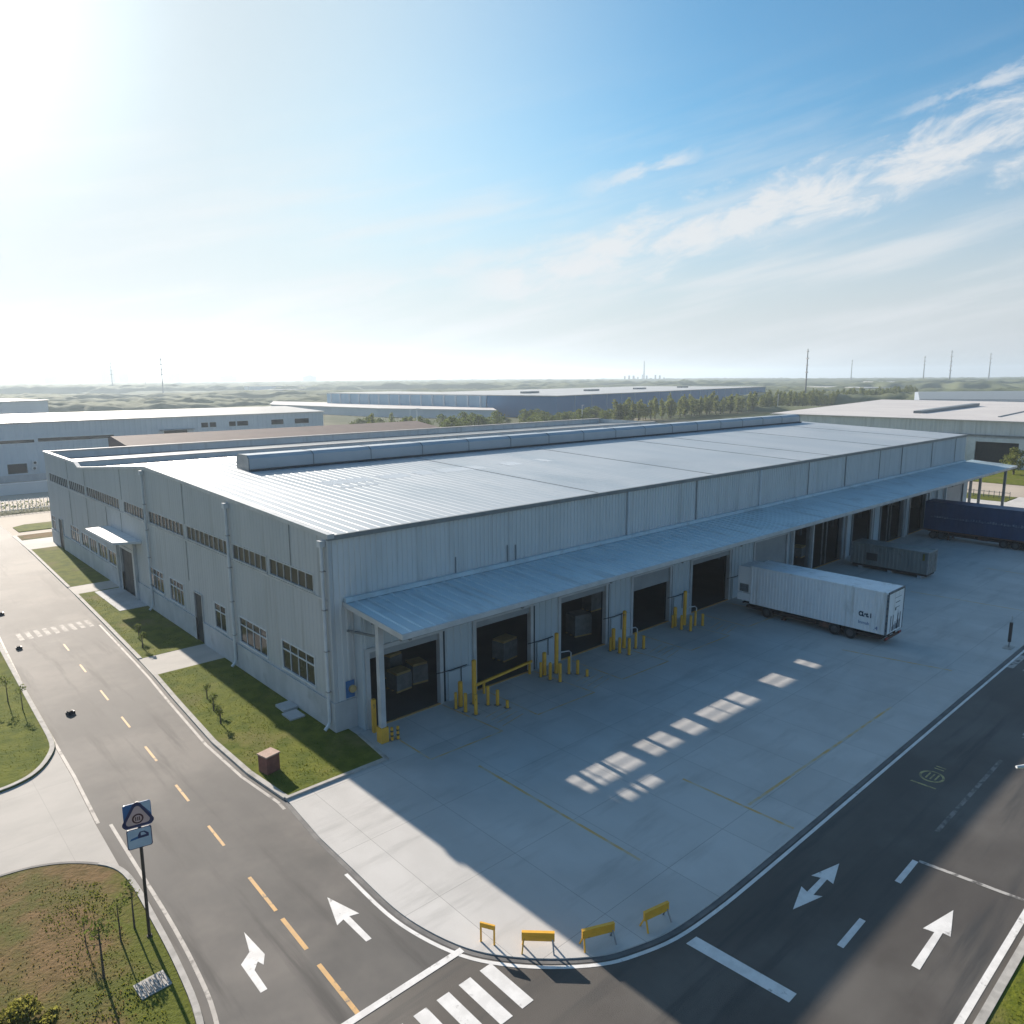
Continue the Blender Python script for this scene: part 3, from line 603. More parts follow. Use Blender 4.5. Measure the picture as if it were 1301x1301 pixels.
# entrance porch
pr = MB(); PO = [(-0.03, 36.2), (-2.25, 37.4), (-2.3, 47.0), (-0.03, 47.0)]
pr.prism(PO, 6.12, 6.34, bottom=True); porch = pr.build('porch_roof', 'white_metal', WH)
g = MB(); g.box(-0.3, -0.03, 44.2, 44.5, 0.13, 6.11); g.build('porch_pier', 'trim', WH); g = MB(); g.box(-0.3, -0.03, 38.3, 38.6, 0.13, 6.11); g.build('porch_pier', 'trim', WH)
g = MB(); g.box(-0.10, 0.14, 39.35, 39.6, 0.1, 4.9); g.box(-0.10, 0.14, 43.6, 43.85, 0.1, 4.9); g.box(-0.10, 0.14, 39.6, 43.6, 4.6, 4.9); g.build('door_frame', 'trim', WH)
g = MB(); g.box(-0.06, -0.024, 38.8, 44.4, 4.95, 5.75); g.build('header_panel', 'trim', WH)
g = MB(); g.box(0.10, 0.15, 39.6, 41.58, 0.1, 4.6); g.box(0.10, 0.15, 41.62, 43.6, 0.1, 4.6); g.build('door', 'dark', WH)
# vertical seams of the west wall
for y in (4.9, 24.0, 41.5, 55.6, 63.5):
    g = MB(); g.box(-0.05, -0.024, y - 0.045, y + 0.045, 9.75, gable(y) - 0.05); g.build('seam_trim', 'trim_dark', WH)
for y in (24.0, 42.4, 47.75, 55.6, 63.5):
    g = MB(); g.box(-0.05, -0.024, y - 0.045, y + 0.045, 4.95 if y < 60 else 2.0, 8.32); g.build('seam_trim', 'trim_dark', WH)
# downpipes
def downpipe(y, zt):
    g = MB(); g.tube([(-0.2, y, zt), (-0.2, y, 0.75), (-0.27, y, 0.5), (-0.55, y, 0.22)], 0.105, 12)
    o = g.build('downpipe', 'white_metal', WH, smooth=False)
    h = MB(); h.box(-0.38, -0.03, y - 0.2, y + 0.2, zt - 0.05, zt + 0.33); h.build('hopper', 'white_metal', o)
    for z in (2.6, 5.2, 7.8, 10.2):
        h = MB(); h.box(-0.32, -0.03, y - 0.13, y + 0.13, z, z + 0.05); h.build('bracket', 'steel', o)
for y, zt in ((0.45, 11.75), (14.65, 12.3), (33.8, 13.0)): downpipe(y, zt)
# south wall above the canopy
LOWZ = 7.85
mb = MB(); sheet(mb, lambda u, v, d: (u, -d, v), 0.0, LEN, LOWZ, EAVE, [], 0.38, 0.06)
sheet(mb, lambda u, v, d: (u, -d, v), 0.0, 1.6, 1.95, LOWZ, [], 0.38, 0.06)
mb.build('wall', 'wall', WH)
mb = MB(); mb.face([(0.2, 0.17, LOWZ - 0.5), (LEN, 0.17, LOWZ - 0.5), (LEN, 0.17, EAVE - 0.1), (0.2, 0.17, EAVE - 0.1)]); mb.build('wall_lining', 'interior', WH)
for x in (37.5, 59.0, 68.2, 77.9, 85.0, 95.9, 105.4):
    g = MB(); g.box(x - 0.07, x + 0.07, -0.10, -0.062, 8.3, 12.2); g.build('seam_trim', 'trim_dark', WH)
for x in (27.6, 48.6):
    g = MB(); g.tube([(x, -0.16, 12.15), (x, -0.16, 8.35)], 0.12, 10); o = g.build('downpipe', 'white_metal', WH)
for x, z in ((9.4, 9.6), (14.1, 9.7), (14.9, 9.6)):
    g = MB(); g.box(x - 0.05, x + 0.05, -0.095, -0.062, 8.4, z); g.build('seam_trim', 'trim_dark', WH)
# corner trims, eave gutter and gable flashings
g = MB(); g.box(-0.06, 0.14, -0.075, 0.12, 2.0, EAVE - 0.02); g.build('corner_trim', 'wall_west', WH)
g = MB(); g.box(LEN - 0.12, LEN + 0.06, -0.075, 0.12, 0.05, EAVE - 0.02); g.build('corner_trim', 'wall', WH)
g = MB(); g.box(-0.1, LEN + 0.1, -0.22, 0.02, EAVE - 0.26, EAVE + 0.03); g.build('eave_gutter', 'trim_dark', WH)
g = MB(); pts = [(-0.24, EAVE), (RIDGE_Y, RIDGE_Z), (VAL_Y, VAL_Z), (59.4, 12.0), (FAR_Y + 0.1, 12.15)]
for (a, za), (b, zb) in zip(pts, pts[1:]):
    k = len(g.v)
    g.v += [(x, y, z + dz) for y, z in ((a, za), (b, zb)) for x, dz in ((-0.12, -0.14), (0.32, -0.14), (0.32, 0.13), (-0.12, 0.13))]
    for f in ((0, 3, 2, 1), (4, 5, 6, 7), (0, 1, 5, 4), (1, 2, 6, 5), (2, 3, 7, 6), (3, 0, 4, 7)): g.f.append(tuple(k + i for i in f))
g.build('gable_flashing', 'trim', WH)
# other walls
mb = MB(); sheet(mb, lambda u, v, d: (LEN + d, u, v), 0.0, FAR_Y, 0.0, gable, [], 0.5, 0.03); mb.build('wall', 'wall', WH)
mb = MB(); sheet(mb, lambda u, v, d: (u, FAR_Y + d, v), 0.0, LEN, 0.0, 12.1, [], 0.5, 0.03); mb.build('wall', 'wall', WH)
# roof with skylights added to throw sun patches on the yard
AX = SUN.x / SUN.y
SKY = [(8.4, 13.05, 3), (14.1, 16.8, 2), (17.85, 19.55, 1), (20.4, 25.5, 3), (28.3, 30.4, 1), (33.45, 34.4, 1)]
SY0, SY1 = 15.35, 17.35
holesR = [(a, b, SY0, SY1) for a, b, _ in SKY] + [(8.9, 10.1, 13.45, 14.15), (10.5, 12.2, 13.45, 14.15)]
mb = MB(); sheet(mb, lambda u, v, d: (u, v, roofz(v) + d), 0.0, LEN, -0.2, RIDGE_Y, holesR, 0.76, 0.015, flat=0.84, slope=0.04)
mb.build('roof', 'roof', WH)
mb = MB(); sheet(mb, lambda u, v, d: (u, v, roofz(v) + d), 0.0, LEN, RIDGE_Y, VAL_Y, [], 0.76, 0.015, flat=0.84, slope=0.04)
mb.build('roof', 'roof', WH)
for a, b, n in SKY:
    f = MB(); y0, y1 = SY0, SY1
    def sb(u0, u1, w0, w1):
        k = len(f.v)
        f.v += [(u, w, roofz(w) + dz) for w in (w0, w1) for u, dz in ((u0, -0.05), (u1, -0.05), (u1, 0.0), (u0, 0.0))]
        for q in ((0, 3, 2, 1), (4, 5, 6, 7), (0, 1, 5, 4), (1, 2, 6, 5), (2, 3, 7, 6), (3, 0, 4, 7)): f.f.append(tuple(k + i for i in q))
    sb(a, b, y0 + 0.002, y0 + 0.05); sb(a, b, y1 - 0.05, y1 - 0.002)
    sb(a, b, (y0 + y1) / 2 - 0.12, (y0 + y1) / 2 + 0.01)
    for k in range(1, n): x = a + (b - a) * k / n; sb(x - 0.06, x + 0.06, y0 + 0.051, (y0 + y1) / 2 - 0.121); sb(x - 0.06, x + 0.06, (y0 + y1) / 2 + 0.011, y1 - 0.051)
    fo = f.build('added_skylight', 'roof', WH)
    q = MB(); q.face([(a, y0, roofz(y0) + 0.012), (b, y0, roofz(y0) + 0.012), (b, y1, roofz(y1) + 0.012), (a, y1, roofz(y1) + 0.012)]); q.build('pane', 'light_pane', fo)
for a, b in ((8.9, 10.1), (10.5, 12.2)):  # two more added panes for the small sun patches
    q = MB(); q.face([(a, 13.45, roofz(13.45) + 0.012), (b, 13.45, roofz(13.45) + 0.012), (b, 14.15, roofz(14.15) + 0.012), (a, 14.15, roofz(14.15) + 0.012)]); q.build('added_skylight', 'light_pane', WH)
# lap seams of the roof sheets
for x in (24.0, 40.5, 57.2, 65.0, 81.8, 98.5):
    g = MB(); k = 0
    g.v += [(u, w, roofz(w) + dz) for w in (-0.15, 25.8) for u, dz in ((x - 0.035, 0.0), (x + 0.035, 0.0), (x + 0.035, 0.04), (x - 0.035, 0.04))]
    for q in ((0, 3, 2, 1), (4, 5, 6, 7), (0, 1, 5, 4), (1, 2, 6, 5), (2, 3, 7, 6), (3, 0, 4, 7)): g.f.append(q)
    g.build('roof_seam', 'shutter', WH)
# raised ridge ventilator
VX0, VX1, VY0, VY1 = 6.6, 107.5, 26.0, 28.6
def vprof(y0, y1, zb, zt): return [(y0, zb), (y1, zb), (y1, zt - 0.3), (y1 - 0.45, zt), (y0 + 0.45, zt), (y0, zt - 0.3)]
g = MB(); pf = vprof(VY0, VY1, 13.3, 14.75)
k = len(g.v); n = len(pf); g.v += [(VX0, y, z) for y, z in pf] + [(VX1, y, z) for y, z in pf]
g.f.append(tuple(reversed(range(n)))); g.f.append(tuple(range(n, 2 * n)))
for i in range(n): j = (i + 1) % n; g.f.append((i, j, n + j, n + i))
vent = g.build('ridge_vent', 'roof', WH)
for i in range(17):
    g = MB()
    x = VX0 + (VX1 - VX0) * i / 16
    k = len(g.v); pf = vprof(VY0 - 0.025, VY1 + 0.025, 13.3, 14.78)
    g.v += [(x - 0.05, y, z) for y, z in pf] + [(x + 0.05, y, z) for y, z in pf]
    g.f.append(tuple(k + q for q in reversed(range(n)))); g.f.append(tuple(k + q for q in range(n, 2 * n)))
    for a in range(n): b = (a + 1) % n; g.f.append((k + a, k + b, k + n + b, k + n + a))
    g.build('vent_rib', 'trim_dark', vent)
g = MB(); g.box(VX0 + 0.02, VX1 - 0.02, VY0 - 0.4, VY0 - 0.001, roofz(VY0) - 0.05, roofz(VY0) + 0.16); g.build('vent_foot_strip', 'dark', vent)  # dark strip along the south foot of the ventilator
# low annex with parapets behind the valley gutter
g = MB(); g.face([(0.2, VAL_Y, VAL_Z - 0.02), (LEN, VAL_Y, VAL_Z - 0.02), (LEN, FAR_Y, 11.2), (0.2, FAR_Y, 11.2)]); g.build('annex_roof', 'trim_dark', WH)
g = MB(); g.box(0.35, LEN - 0.1, 59.5, 59.8, 11.2, 12.05); g.box(0.35, LEN - 0.1, FAR_Y - 0.35, FAR_Y - 0.03, 11.2, 12.1)
par = g.build('parapet', 'wall', WH)
g = MB(); g.box(0.34, LEN - 0.05, 59.35, 59.95, 12.051, 12.13); g.box(0.34, LEN, FAR_Y - 0.55, FAR_Y + 0.15, 12.151, 12.26); g.build('coping', 'warm_roof', par)
# loading front under the canopy
DOCK = [(1.9, 7.2), (10.35, 15.5), (18.7, 23.9), (27.4, 32.5), (35.9, 42.1), (46.8, 53.2), (54.75, 58.15), (58.95, 66.2), (69.2, 75.0), (77.4, 84.3), (86.9, 92.2), (100.4, 107.6)]
DY = -0.9; TOPS = [5.0] * 6 + [5.9] * 5 + [5.0]
light_slots = [(x + 0.0, x + 3.9, 5.3, 6.95) for x in (5.9, 10.1, 14.3, 18.5, 22.7, 26.9, 31.1)]  # openings added to let the sunbeams out below the canopy
mb = MB(); sheet(mb, lambda u, v, d: (u, DY - d, v), 1.6, LEN, 0.0, LOWZ, [(a - 0.05, b + (0.5 if i not in (5, 6) else 0.1), -1, TOPS[i]) for i, (a, b) in enumerate(DOCK)] + light_slots, 0.62, 0.06, flat=0.6, slope=0.08)
mb.build('wall', 'pier', WH)
mb = MB(); mb.box(1.45, 1.6, DY - 0.02, -0.095, 0.0, LOWZ); mb.build('wall_return', 'pier', WH)
mb = MB(); mb.box(1.6, LEN, DY - 0.05, 0.16, LOWZ + 0.001, LOWZ + 0.1); mb.build('soffit', 'trim_dark', WH)
for a, b, c, d in light_slots:
    f = MB(); f.box(a - 0.06, b + 0.06, DY - 0.03, DY + 0.08, c - 0.07, c); f.box(a - 0.06, b + 0.06, DY - 0.03, DY + 0.08, d, d + 0.07)
    f.box(a - 0.06, a, DY - 0.03, DY + 0.08, c, d); f.box(b, b + 0.06, DY - 0.03, DY + 0.08, c, d)
    f.build('light_slot_frame', 'trim', WH)
for i, (a, b) in enumerate(DOCK):
    TOP = TOPS[i]; f = MB(); f.box(a - 0.28, a, DY - 0.14, DY + 0.25, 0.0, TOP + 0.02); f.box(b, b + 0.28, DY - 0.14, DY + 0.25, 0.0, TOP + 0.02); f.box(a - 0.28, b + 0.28, DY - 0.15, DY + 0.25, TOP + 0.021, TOP + 0.27)
    fo = f.build('dock_frame', 'trim' if i < 6 else 'trim_dark', WH)
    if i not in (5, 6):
        r = MB(); r.box(b + 0.281, b + 0.52, DY - 0.02, DY + 0.6, 0.0, TOP); r.build('gap_shade_box', 'dark', fo)  # solid dark box standing in for the shaded gap beside the jamb
    zb = {3: 3.75, 5: 0.06, 11: 0.06}.get(i, TOP - 0.45)
    s = MB(); z = zb
    while z < TOP:
        z2 = min(z + 0.16, TOP); s.box(a, b, DY + 0.02, DY + 0.07, z, z2 - 0.025); s.box(a, b, DY + 0.035, DY + 0.06, z2 - 0.025, z2); z = z2
    s.build('roller_door', 'shutter', WH)
    if i in (7, 9):
        m_ = MB()
        for t in (0.42, 0.56): x = a + (b - a) * t; m_.box(x - 0.06, x + 0.06, DY + 0.15, DY + 0.27, 0.05, TOP - 0.5)
        m_.build('guide_rail', 'steel', WH)
    if i not in (5, 11):
        y_ = MB(); y_.box(a, b, DY - 0.16, DY + 0.02, 0.05, 0.09); y_.build('threshold', 'yellow_line', WH)
# bluish service panels, conduits and tall light posts on the piers
for i, (a, b) in enumerate(DOCK[:5]):
    x0 = b + 0.62; x1 = DOCK[i + 1][0] - 0.35
    g = MB(); g.box(x0 + 0.05, x1 - 0.05, DY - 0.16, DY - 0.062, 0.05, 2.1); g.build('service_panel', 'pier', WH)
    g = MB(); g.tube([(x0 - 0.9, DY - 0.12, 2.25), (x0 + 0.3, DY - 0.2, 2.22), (x1 - 0.6, DY - 0.2, 2.25)], 0.035, 6); g.tube([((x0 + x1) / 2, DY - 0.2, 2.23), ((x0 + x1) / 2, DY - 0.2, 0.9)], 0.03, 6); g.build('conduit', 'dark', WH)
for x in (54.1, 58.55, 67.0, 74.1, 84.9, 93.0, 96.3, 99.6):
    g = MB(); g.box(x - 0.14, x + 0.14, DY - 0.42, DY - 0.16, 0.05, 7.7); g.build('pier_post', 'trim' if x in (54.1, 58.55, 67.0, 74.1) else 'pier', WH)
# canopy
CZ0, CZ1, CY = 8.2, 7.72, -6.25
CX0, CX1 = 0.85, 113.5
cz = lambda y: CZ0 + (CZ1 - CZ0) * (y / CY)
mb = MB(); sheet(mb, lambda u, v, d: (u, -v, cz(-v) + d), CX0, CX1, 0.045, -CY, [], 0.82, 0.08, flat=0.78, slope=0.06)
cano = mb.build('canopy', 'canopy', WH)
g = MB(); g.face([(CX0, -0.045, cz(0) - 0.16), (CX1, -0.045, cz(0) - 0.16), (CX1, CY, cz(CY) - 0.16), (CX0, CY, cz(CY) - 0.16)]); g.build('soffit', 'shutter', cano)
g = MB(); g.box(CX0 - 0.08, CX1 + 0.08, CY - 0.14, CY, cz(CY) - 0.24, cz(CY) + 0.06)
for x in (CX0 - 0.08, CX1):
    k = len(g.v); g.v += [(u, w, cz(w) + dz) for w in (CY, -0.05) for u, dz in ((x, -0.24), (x + 0.08, -0.24), (x + 0.08, 0.07), (x, 0.07))]
    for q in ((0, 3, 2, 1), (4, 5, 6, 7), (0, 1, 5, 4), (1, 2, 6, 5), (2, 3, 7, 6), (3, 0, 4, 7)): g.f.append(tuple(k + i for i in q))
g.build('fascia', 'trim', cano)
g = MB(); g.box(CX0, LEN, -0.34, -0.063, CZ0 + 0.02, CZ0 + 0.3); g.build('flashing', 'canopy', cano)
g = MB()
for i in range(14):
    x = 1.47 + i * 8.5
    if x > CX1 - 0.2: break
    g.bar((x, -0.06, cz(0) - 0.36), (x, CY + 0.1, cz(CY) - 0.32), 0.16, 0.3)
g.bar((CX0, CY + 0.25, cz(CY) - 0.3), (CX1, CY + 0.25, cz(CY) - 0.3), 0.12, 0.22); g.bar((CX0, -3.1, cz(-3.1) - 0.3), (CX1, -3.1, cz(-3.1) - 0.3), 0.1, 0.2)
g.bar((1.0, -0.1, 6.4), (1.47, -2.9, 6.6), 0.12)
g.build('beam', 'trim_dark', cano)
for x, y in ((1.47, -2.9), (112.5, -0.6), (112.5, -1.9), (112.5, -5.2)):
    g = MB(); g.box(x - 0.17, x + 0.17, y - 0.17, y + 0.17, 0.05, cz(y) - 0.17); o = g.build('post', 'trim' if x < 5 else 'trim_dark', cano)
    if x < 5: h = MB(); h.box(x - 0.26, x + 0.26, y - 0.26, y + 0.26, 0.05, 1.0); h.build('post_guard', 'yellow', o)
# interior
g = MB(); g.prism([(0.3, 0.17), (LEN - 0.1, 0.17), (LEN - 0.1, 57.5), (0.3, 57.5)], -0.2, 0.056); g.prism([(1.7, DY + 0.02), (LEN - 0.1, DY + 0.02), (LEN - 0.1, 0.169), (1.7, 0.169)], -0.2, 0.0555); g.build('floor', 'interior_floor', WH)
g = MB(); g.box(0.3, LEN - 0.2, 57.2, 57.4, 0, 11.3); g.build('partition', 'interior', WH)
for x in (8.8, 17.1, 25.6, 34.2, 44.5, 56.0, 67.5, 76.0, 85.5, 95.0):
    for y in (9.0, 21.0):
        g = MB(); g.box(x - 0.2, x + 0.2, y - 0.2, y + 0.2, 0.05, roofz(y) - 0.1); g.build('column', 'trim_dark', WH)

# ------------------------------------------------------------------ goods inside the doors
def crate(name, x, y, rz, w, d, h, label, top='cardboard'):
    t = thing(name, label, 'crate', (x, y, 0.06), R(rz), 'pale crates inside the loading doors')
    g = MB(); g.box(-w / 2, w / 2, -d / 2, d / 2, 0.14, h); g.build('box', 'crate', t)
    g = MB(); g.box(-w / 2 + 0.04, w / 2 - 0.04, -d / 2 + 0.04, d / 2 - 0.04, h + 0.001, h + 0.16); g.build('lid', top, t)  # yellow lids put the lit look of crate tops into colour
    g = MB()
    for yy in (-d / 2 + 0.06, 0, d / 2 - 0.06): g.box(-w / 2, w / 2, yy - 0.05, yy + 0.05, 0.0, 0.139)
    g.build('pallet', 'cardboard', t)
crate('pallet_crate', 6.6, 3.0, 4, 1.3, 1.2, 1.25, 'pale crate with a flat yellow top inside the first door, nearer one')
crate('pallet_crate', 8.3, 3.3, -6, 1.2, 1.2, 1.35, 'pale crate inside the first door, half behind the door jamb')
crate('pallet_crate', 7.4, 5.2, 10, 1.2, 1.1, 1.7, 'taller pale crate standing behind two others in the first doorway')
crate('pallet_crate', 15.9, 2.3, 8, 1.6, 1.2, 1.5, 'long pale crate with a bright top at the side of the second door')
crate('pallet_crate', 24.2, 2.2, -12, 1.7, 1.4, 1.7, 'rounded white crate at the side of the third doorway', 'crate')
crate('pallet_crate', 30.5, 6.0, 0, 2.2, 1.2, 2.2, 'tall pale crate behind the half lowered shutter', 'crate')
crate('pallet_crate', 40.5, 3.0, 0, 1.2, 1.0, 1.0, 'small pale crate in the doorway beside the white trailer', 'crate')
crate('pallet_crate', 64.0, 3.0, 5, 1.4, 1.2, 1.2, 'yellow topped crate in the wide glazed doorway')

# ------------------------------------------------------------------ bollards and guards at the docks
def bollard(x, y, h, r, label, name='bollard', bands=False):
    t = thing(name, label, 'bollard', (x, y, 0.05), 0, 'yellow bollards between the loading doors')
    g = MB(); g.tube([(0, 0, 0), (0, 0, h - r * 0.35)], r, 12, cap=False); g.tube([(0, 0, h - r * 0.35), (0, 0, h)], r, 12, r2=r * 0.6); g.build('post', 'yellow', t)
    g = MB(); g.box(-r * 1.6, r * 1.6, -r * 1.6, r * 1.6, 0, 0.03); g.build('base_plate', 'steel', t)
    if bands:
        g = MB(); g.tube([(0, 0, h * 0.3), (0, 0, h * 0.42)], r * 1.04, 12); g.build('band', 'black', t)
        g = MB(); g.tube([(0, 0, h * 0.65), (0, 0, h * 0.77)], r * 1.04, 12); g.build('band', 'black', t)
    return t
WHERE = ['between the first and second doors', 'between the second and third doors', 'between the third and fourth doors', 'just right of the half lowered shutter']
for i, (x0, w) in enumerate(zip((7.2, 15.0, 22.75, 31.0), WHERE)):
    bollard(x0 + 1.65, -2.55, 3.1, 0.16, 'tall square topped yellow post ' + w, 'tall_bollard')
    bollard(x0 + 0.75, -2.2, 1.75, 0.16, 'thick middle height orange yellow post ' + w)
    bollard(x0 + 0.28, -2.3, 1.15, 0.10, 'thin short yellow post nearest the jamb, ' + w)
    bollard(x0 + 0.45, -3.1, 1.3, 0.12, 'short middle yellow post of its front row, ' + w)
    bollard(x0 + 0.7, -3.85, 1.4, 0.12, 'foremost short yellow post, ' + w)
    bollard(x0 + 2.2, -3.3, 1.35, 0.11, 'short yellow post right of the tall one, ' + w)
    bollard(x0 + 2.65, -3.75, 1.1, 0.12, 'thick low yellow post at right end, ' + w)
    if i in (0, 1): bollard(x0 + 2.85, -4.5, 0.55, 0.11, 'knee high yellow stub in front, ' + w)
    if i:
        t = thing('hoop_rail', 'pale bent tube hoop beside the tall post ' + w, 'guard rail', (x0 + 1.7, -2.7, 0.05), 0, 'pale tube hoops by the tall posts')
        g = MB(); g.tube([(0.1, 0, 1.6), (0.75, -0.35, 1.65), (0.9, -0.42, 1.5), (0.9, -0.42, 0.0)], 0.05, 8); g.build('tube', 'trim', t)
        g = MB(); g.box(0.8, 1.0, -0.52, -0.32, 0, 0.03); g.build('base_plate', 'steel', t)
t = thing('guard_rail', 'yellow horizontal guard bar across the second loading door', 'guard rail', (10.0, -1.7, 0.05))
g = MB(); g.bar((-0.6, -0.25, 0.95), (5.3, 0.35, 0.95), 0.14, 0.16); g.build('rail', 'yellow', t)
for x in (0.4, 5.1):
    g = MB(); g.box(x - 0.07, x + 0.07, -0.1 + x * 0.08, 0.04 + x * 0.08, 0, 0.86); g.build('post', 'yellow', t)
t = thing('door_guard', 'yellow post with a foot at the left jamb of the first door', 'door guard', (1.75, -1.5, 0.05))
g = MB(); g.box(-0.11, 0.11, -0.11, 0.11, 0, 2.15); g.build('post', 'yellow', t)
g = MB(); g.box(0.111, 0.75, -0.09, 0.09, 0, 0.2); g.build('foot', 'yellow', t)
for k, lb in enumerate(('left one of the two thin banded posts by the corner canopy column', 'right one of the two thin banded posts by the corner canopy column')):
    bollard(1.95 + k * 0.36, -3.15 - k * 0.1, 0.85, 0.09, lb, 'banded_bollard', True)
t = thing('corner_panel', 'small blue notice with a yellow lamp on the near corner wall', 'notice', (1.0, -0.05, 2.1))
g = MB(); g.box(-0.3, 0.3, -0.06, -0.045, 0, 1.1); g.build('board', 'sign_blue', t)
g = MB(); g.tube([(0.12, -0.061, 0.55), (0.12, -0.2, 0.55)], 0.24, 16); g.build('lamp', 'cardboard', t)

# ------------------------------------------------------------------ text helper
def text(s, size, m, parent, loc, rot, name='lettering', bold=0.0):
    c = bpy.data.curves.new(name, 'FONT'); c.body = s; c.size = size; c.extrude = 0.004; c.offset = bold
    o = bpy.data.objects.new(name, c); COL.objects.link(o)
    dg = bpy.context.evaluated_depsgraph_get(); me = bpy.data.meshes.new_from_object(o.evaluated_get(dg))
    bpy.data.objects.remove(o); bpy.data.curves.remove(c)
    me.materials.clear(); me.materials.append(M[m])
    o = bpy.data.objects.new(name, me); COL.objects.link(o); o.parent = parent; o.location = loc; o.rotation_euler = rot
    return o

# ------------------------------------------------------------------ trailers (local: length along -y, x = width)
def wheel(root, x, y, r=0.5, w=0.3):
    g = MB()
    prof = [(0.6, 0), (0.93, 0.02), (1.0, 0.16), (1.0, 0.84), (0.93, 0.98), (0.6, 1.0)]; n = 22; k = 0
    for q, s_ in prof:
        for j in range(n): a = 2 * math.pi * j / n; g.v.append((x + (s_ - 0.5) * w, y + math.cos(a) * r * q, r + math.sin(a) * r * q))
    for i in range(len(prof) - 1):
        for j in range(n): g.f.append((i * n + j, i * n + (j + 1) % n, (i + 1) * n + (j + 1) % n, (i + 1) * n + j))
    wo = g.build('wheel', 'black', root)
    g = MB(); sx = 0.36 * w
    g.tube([(x - sx, y, r), (x + sx, y, r)], r * 0.61, 18); g.tube([(x - sx * 1.25, y, r), (x + sx * 1.25, y, r)], r * 0.24, 12); g.build('rim', 'rim', wo)
def trailer(loc, L, Wd, z0, z1, label, name, body, wheels, nose=0.0, period=0.3, depth=0.03):
    t = thing(name, label, 'trailer', loc)
    g = MB(); yN = -nose
    sheet(g, lambda u, v, d: (-Wd / 2 - d, -u, v), nose, L, z0, z1 - 0.12, [], period, depth); sheet(g, lambda u, v, d: (Wd / 2 + d, -u, v), nose, L, z0, z1 - 0.12, [], period, depth)
    g.face([(-Wd / 2, yN, z0), (Wd / 2, yN, z0), (Wd / 2, yN, z1), (-Wd / 2, yN, z1)]); g.box(-Wd / 2, Wd / 2, -L, yN, z0 - 0.06, z0)
    g.build('body', body, t)
    g = MB(); g.box(-Wd / 2 - 0.05, Wd / 2 + 0.05, -L, yN, z1 - 0.12, z1); 
    return t, g
BR = [(-1.2, -6.5), (-1.2, -6.5)]
# white trailer
t, g = trailer((41.15, -3.4, 0.05), 13.35, 3.0, 1.05, 4.5, 'white ribbed semi trailer backed out from the docks with dark lettering by its rear doors', 'semi_trailer', 'trailer', None, nose=1.3)
g.build('roof', 'trailer', t)
g = MB(); g.box(-1.4, 1.4, -1.299, 0.0, 1.9, 4.3); g.build('front_unit', 'trailer', t)
g = MB(); g.box(-1.415, -1.4, -1.1, -0.2, 1.95, 2.7); g.build('vent_panel', 'grey_ink', t)
g = MB(); g.box(-1.45, -1.4, -1.29, -0.01, 1.15, 1.85); g.box(1.4, 1.45, -1.29, -0.01, 1.15, 1.85); g.box(-1.4, 1.4, -1.29, -0.01, 1.15, 1.6); g.build('front_frame', 'trailer', t)
L = 13.35
for s in (-1, 1):
    g = MB(); x0, x1 = (-1.5, -0.012) if s < 0 else (0.012, 1.5); g.box(x0, x1, -L - 0.06, -L - 0.001, 1.05, 4.38); d = g.build('rear_door', 'trailer', t)
    h = MB()
    for k in (0.32, 0.62): xx = s * 1.5 * k; h.tube([(xx, -L - 0.1, 1.15), (xx, -L - 0.1, 2.5)], 0.025, 6)
    h.build('lock_bar', 'grey_ink', d)
g = MB(); g.box(-1.56, 1.56, -L - 0.09, -L, 4.381, 4.55); g.box(-1.57, -1.501, -L - 0.09, -L + 0.08, 1.0, 4.38); g.box(1.501, 1.57, -L - 0.09, -L + 0.08, 1.0, 4.38); g.build('rear_frame', 'grey_ink', t)
for k in range(5):
    g = MB(); g.box(-1.585, -1.571, -L - 0.05, -L + 0.05, 1.3 + k * 0.62, 1.48 + k * 0.62); g.build('hinge', 'ink', t)
for s in (-1, 1):
    g = MB(); g.box(s * 1.3 - 0.22, s * 1.3 + 0.22, -L - 0.08, -L - 0.021, 0.62, 0.80); g.build('tail_light', 'tail_red', t)
# printed tower and lettering on the rear
g = MB(); g.v += [(0.3, -L - 0.064, 1.2), (0.75, -L - 0.064, 1.2), (0.57, -L - 0.064, 2.0), (0.545, -L - 0.064, 2.75), (0.5, -L - 0.064, 2.75), (0.46, -L - 0.064, 2.0)]; g.f.append((0, 1, 2, 3, 4, 5))
for k in range(9):
    x = -0.55 + k * 0.19; hh = (0.35, 0.55, 0.42, 0.68, 0.5, 0.75, 0.62, 0.72, 0.5)[k]; g.box(x, x + 0.11, -L - 0.066, -L - 0.061, 1.18, 1.18 + hh)
g.build('print', 'ink', t)
g = MB(); g.box(-0.1, 0.8, -L - 0.066, -L - 0.061, 3.42, 3.48); g.box(-0.35, 1.0, -L - 0.066, -L - 0.061, 3.85, 3.88); g.box(-0.15, 0.75, -L - 0.066, -L - 0.061, 3.0, 3.05); g.box(-0.15, 0.1, -L - 0.066, -L - 0.061, 2.8, 3.05); g.build('print', 'grey_ink', t)
tx = text('CLat. i', 0.52, 'ink', t, (-1.545, -L + 2.2, 2.2), (R(90), 0, R(-90)), bold=0.03); tx.scale = (0.72, 1, 1)
text('Inmuk', 0.36, 'sign_blue', t, (-1.545, -L + 2.2, 1.55), (R(90), 0, R(-90)))
text('.4', 0.45, 'sign_blue', t, (-1.545, -L + 0.95, 1.28), (R(90), 0, R(-90)))
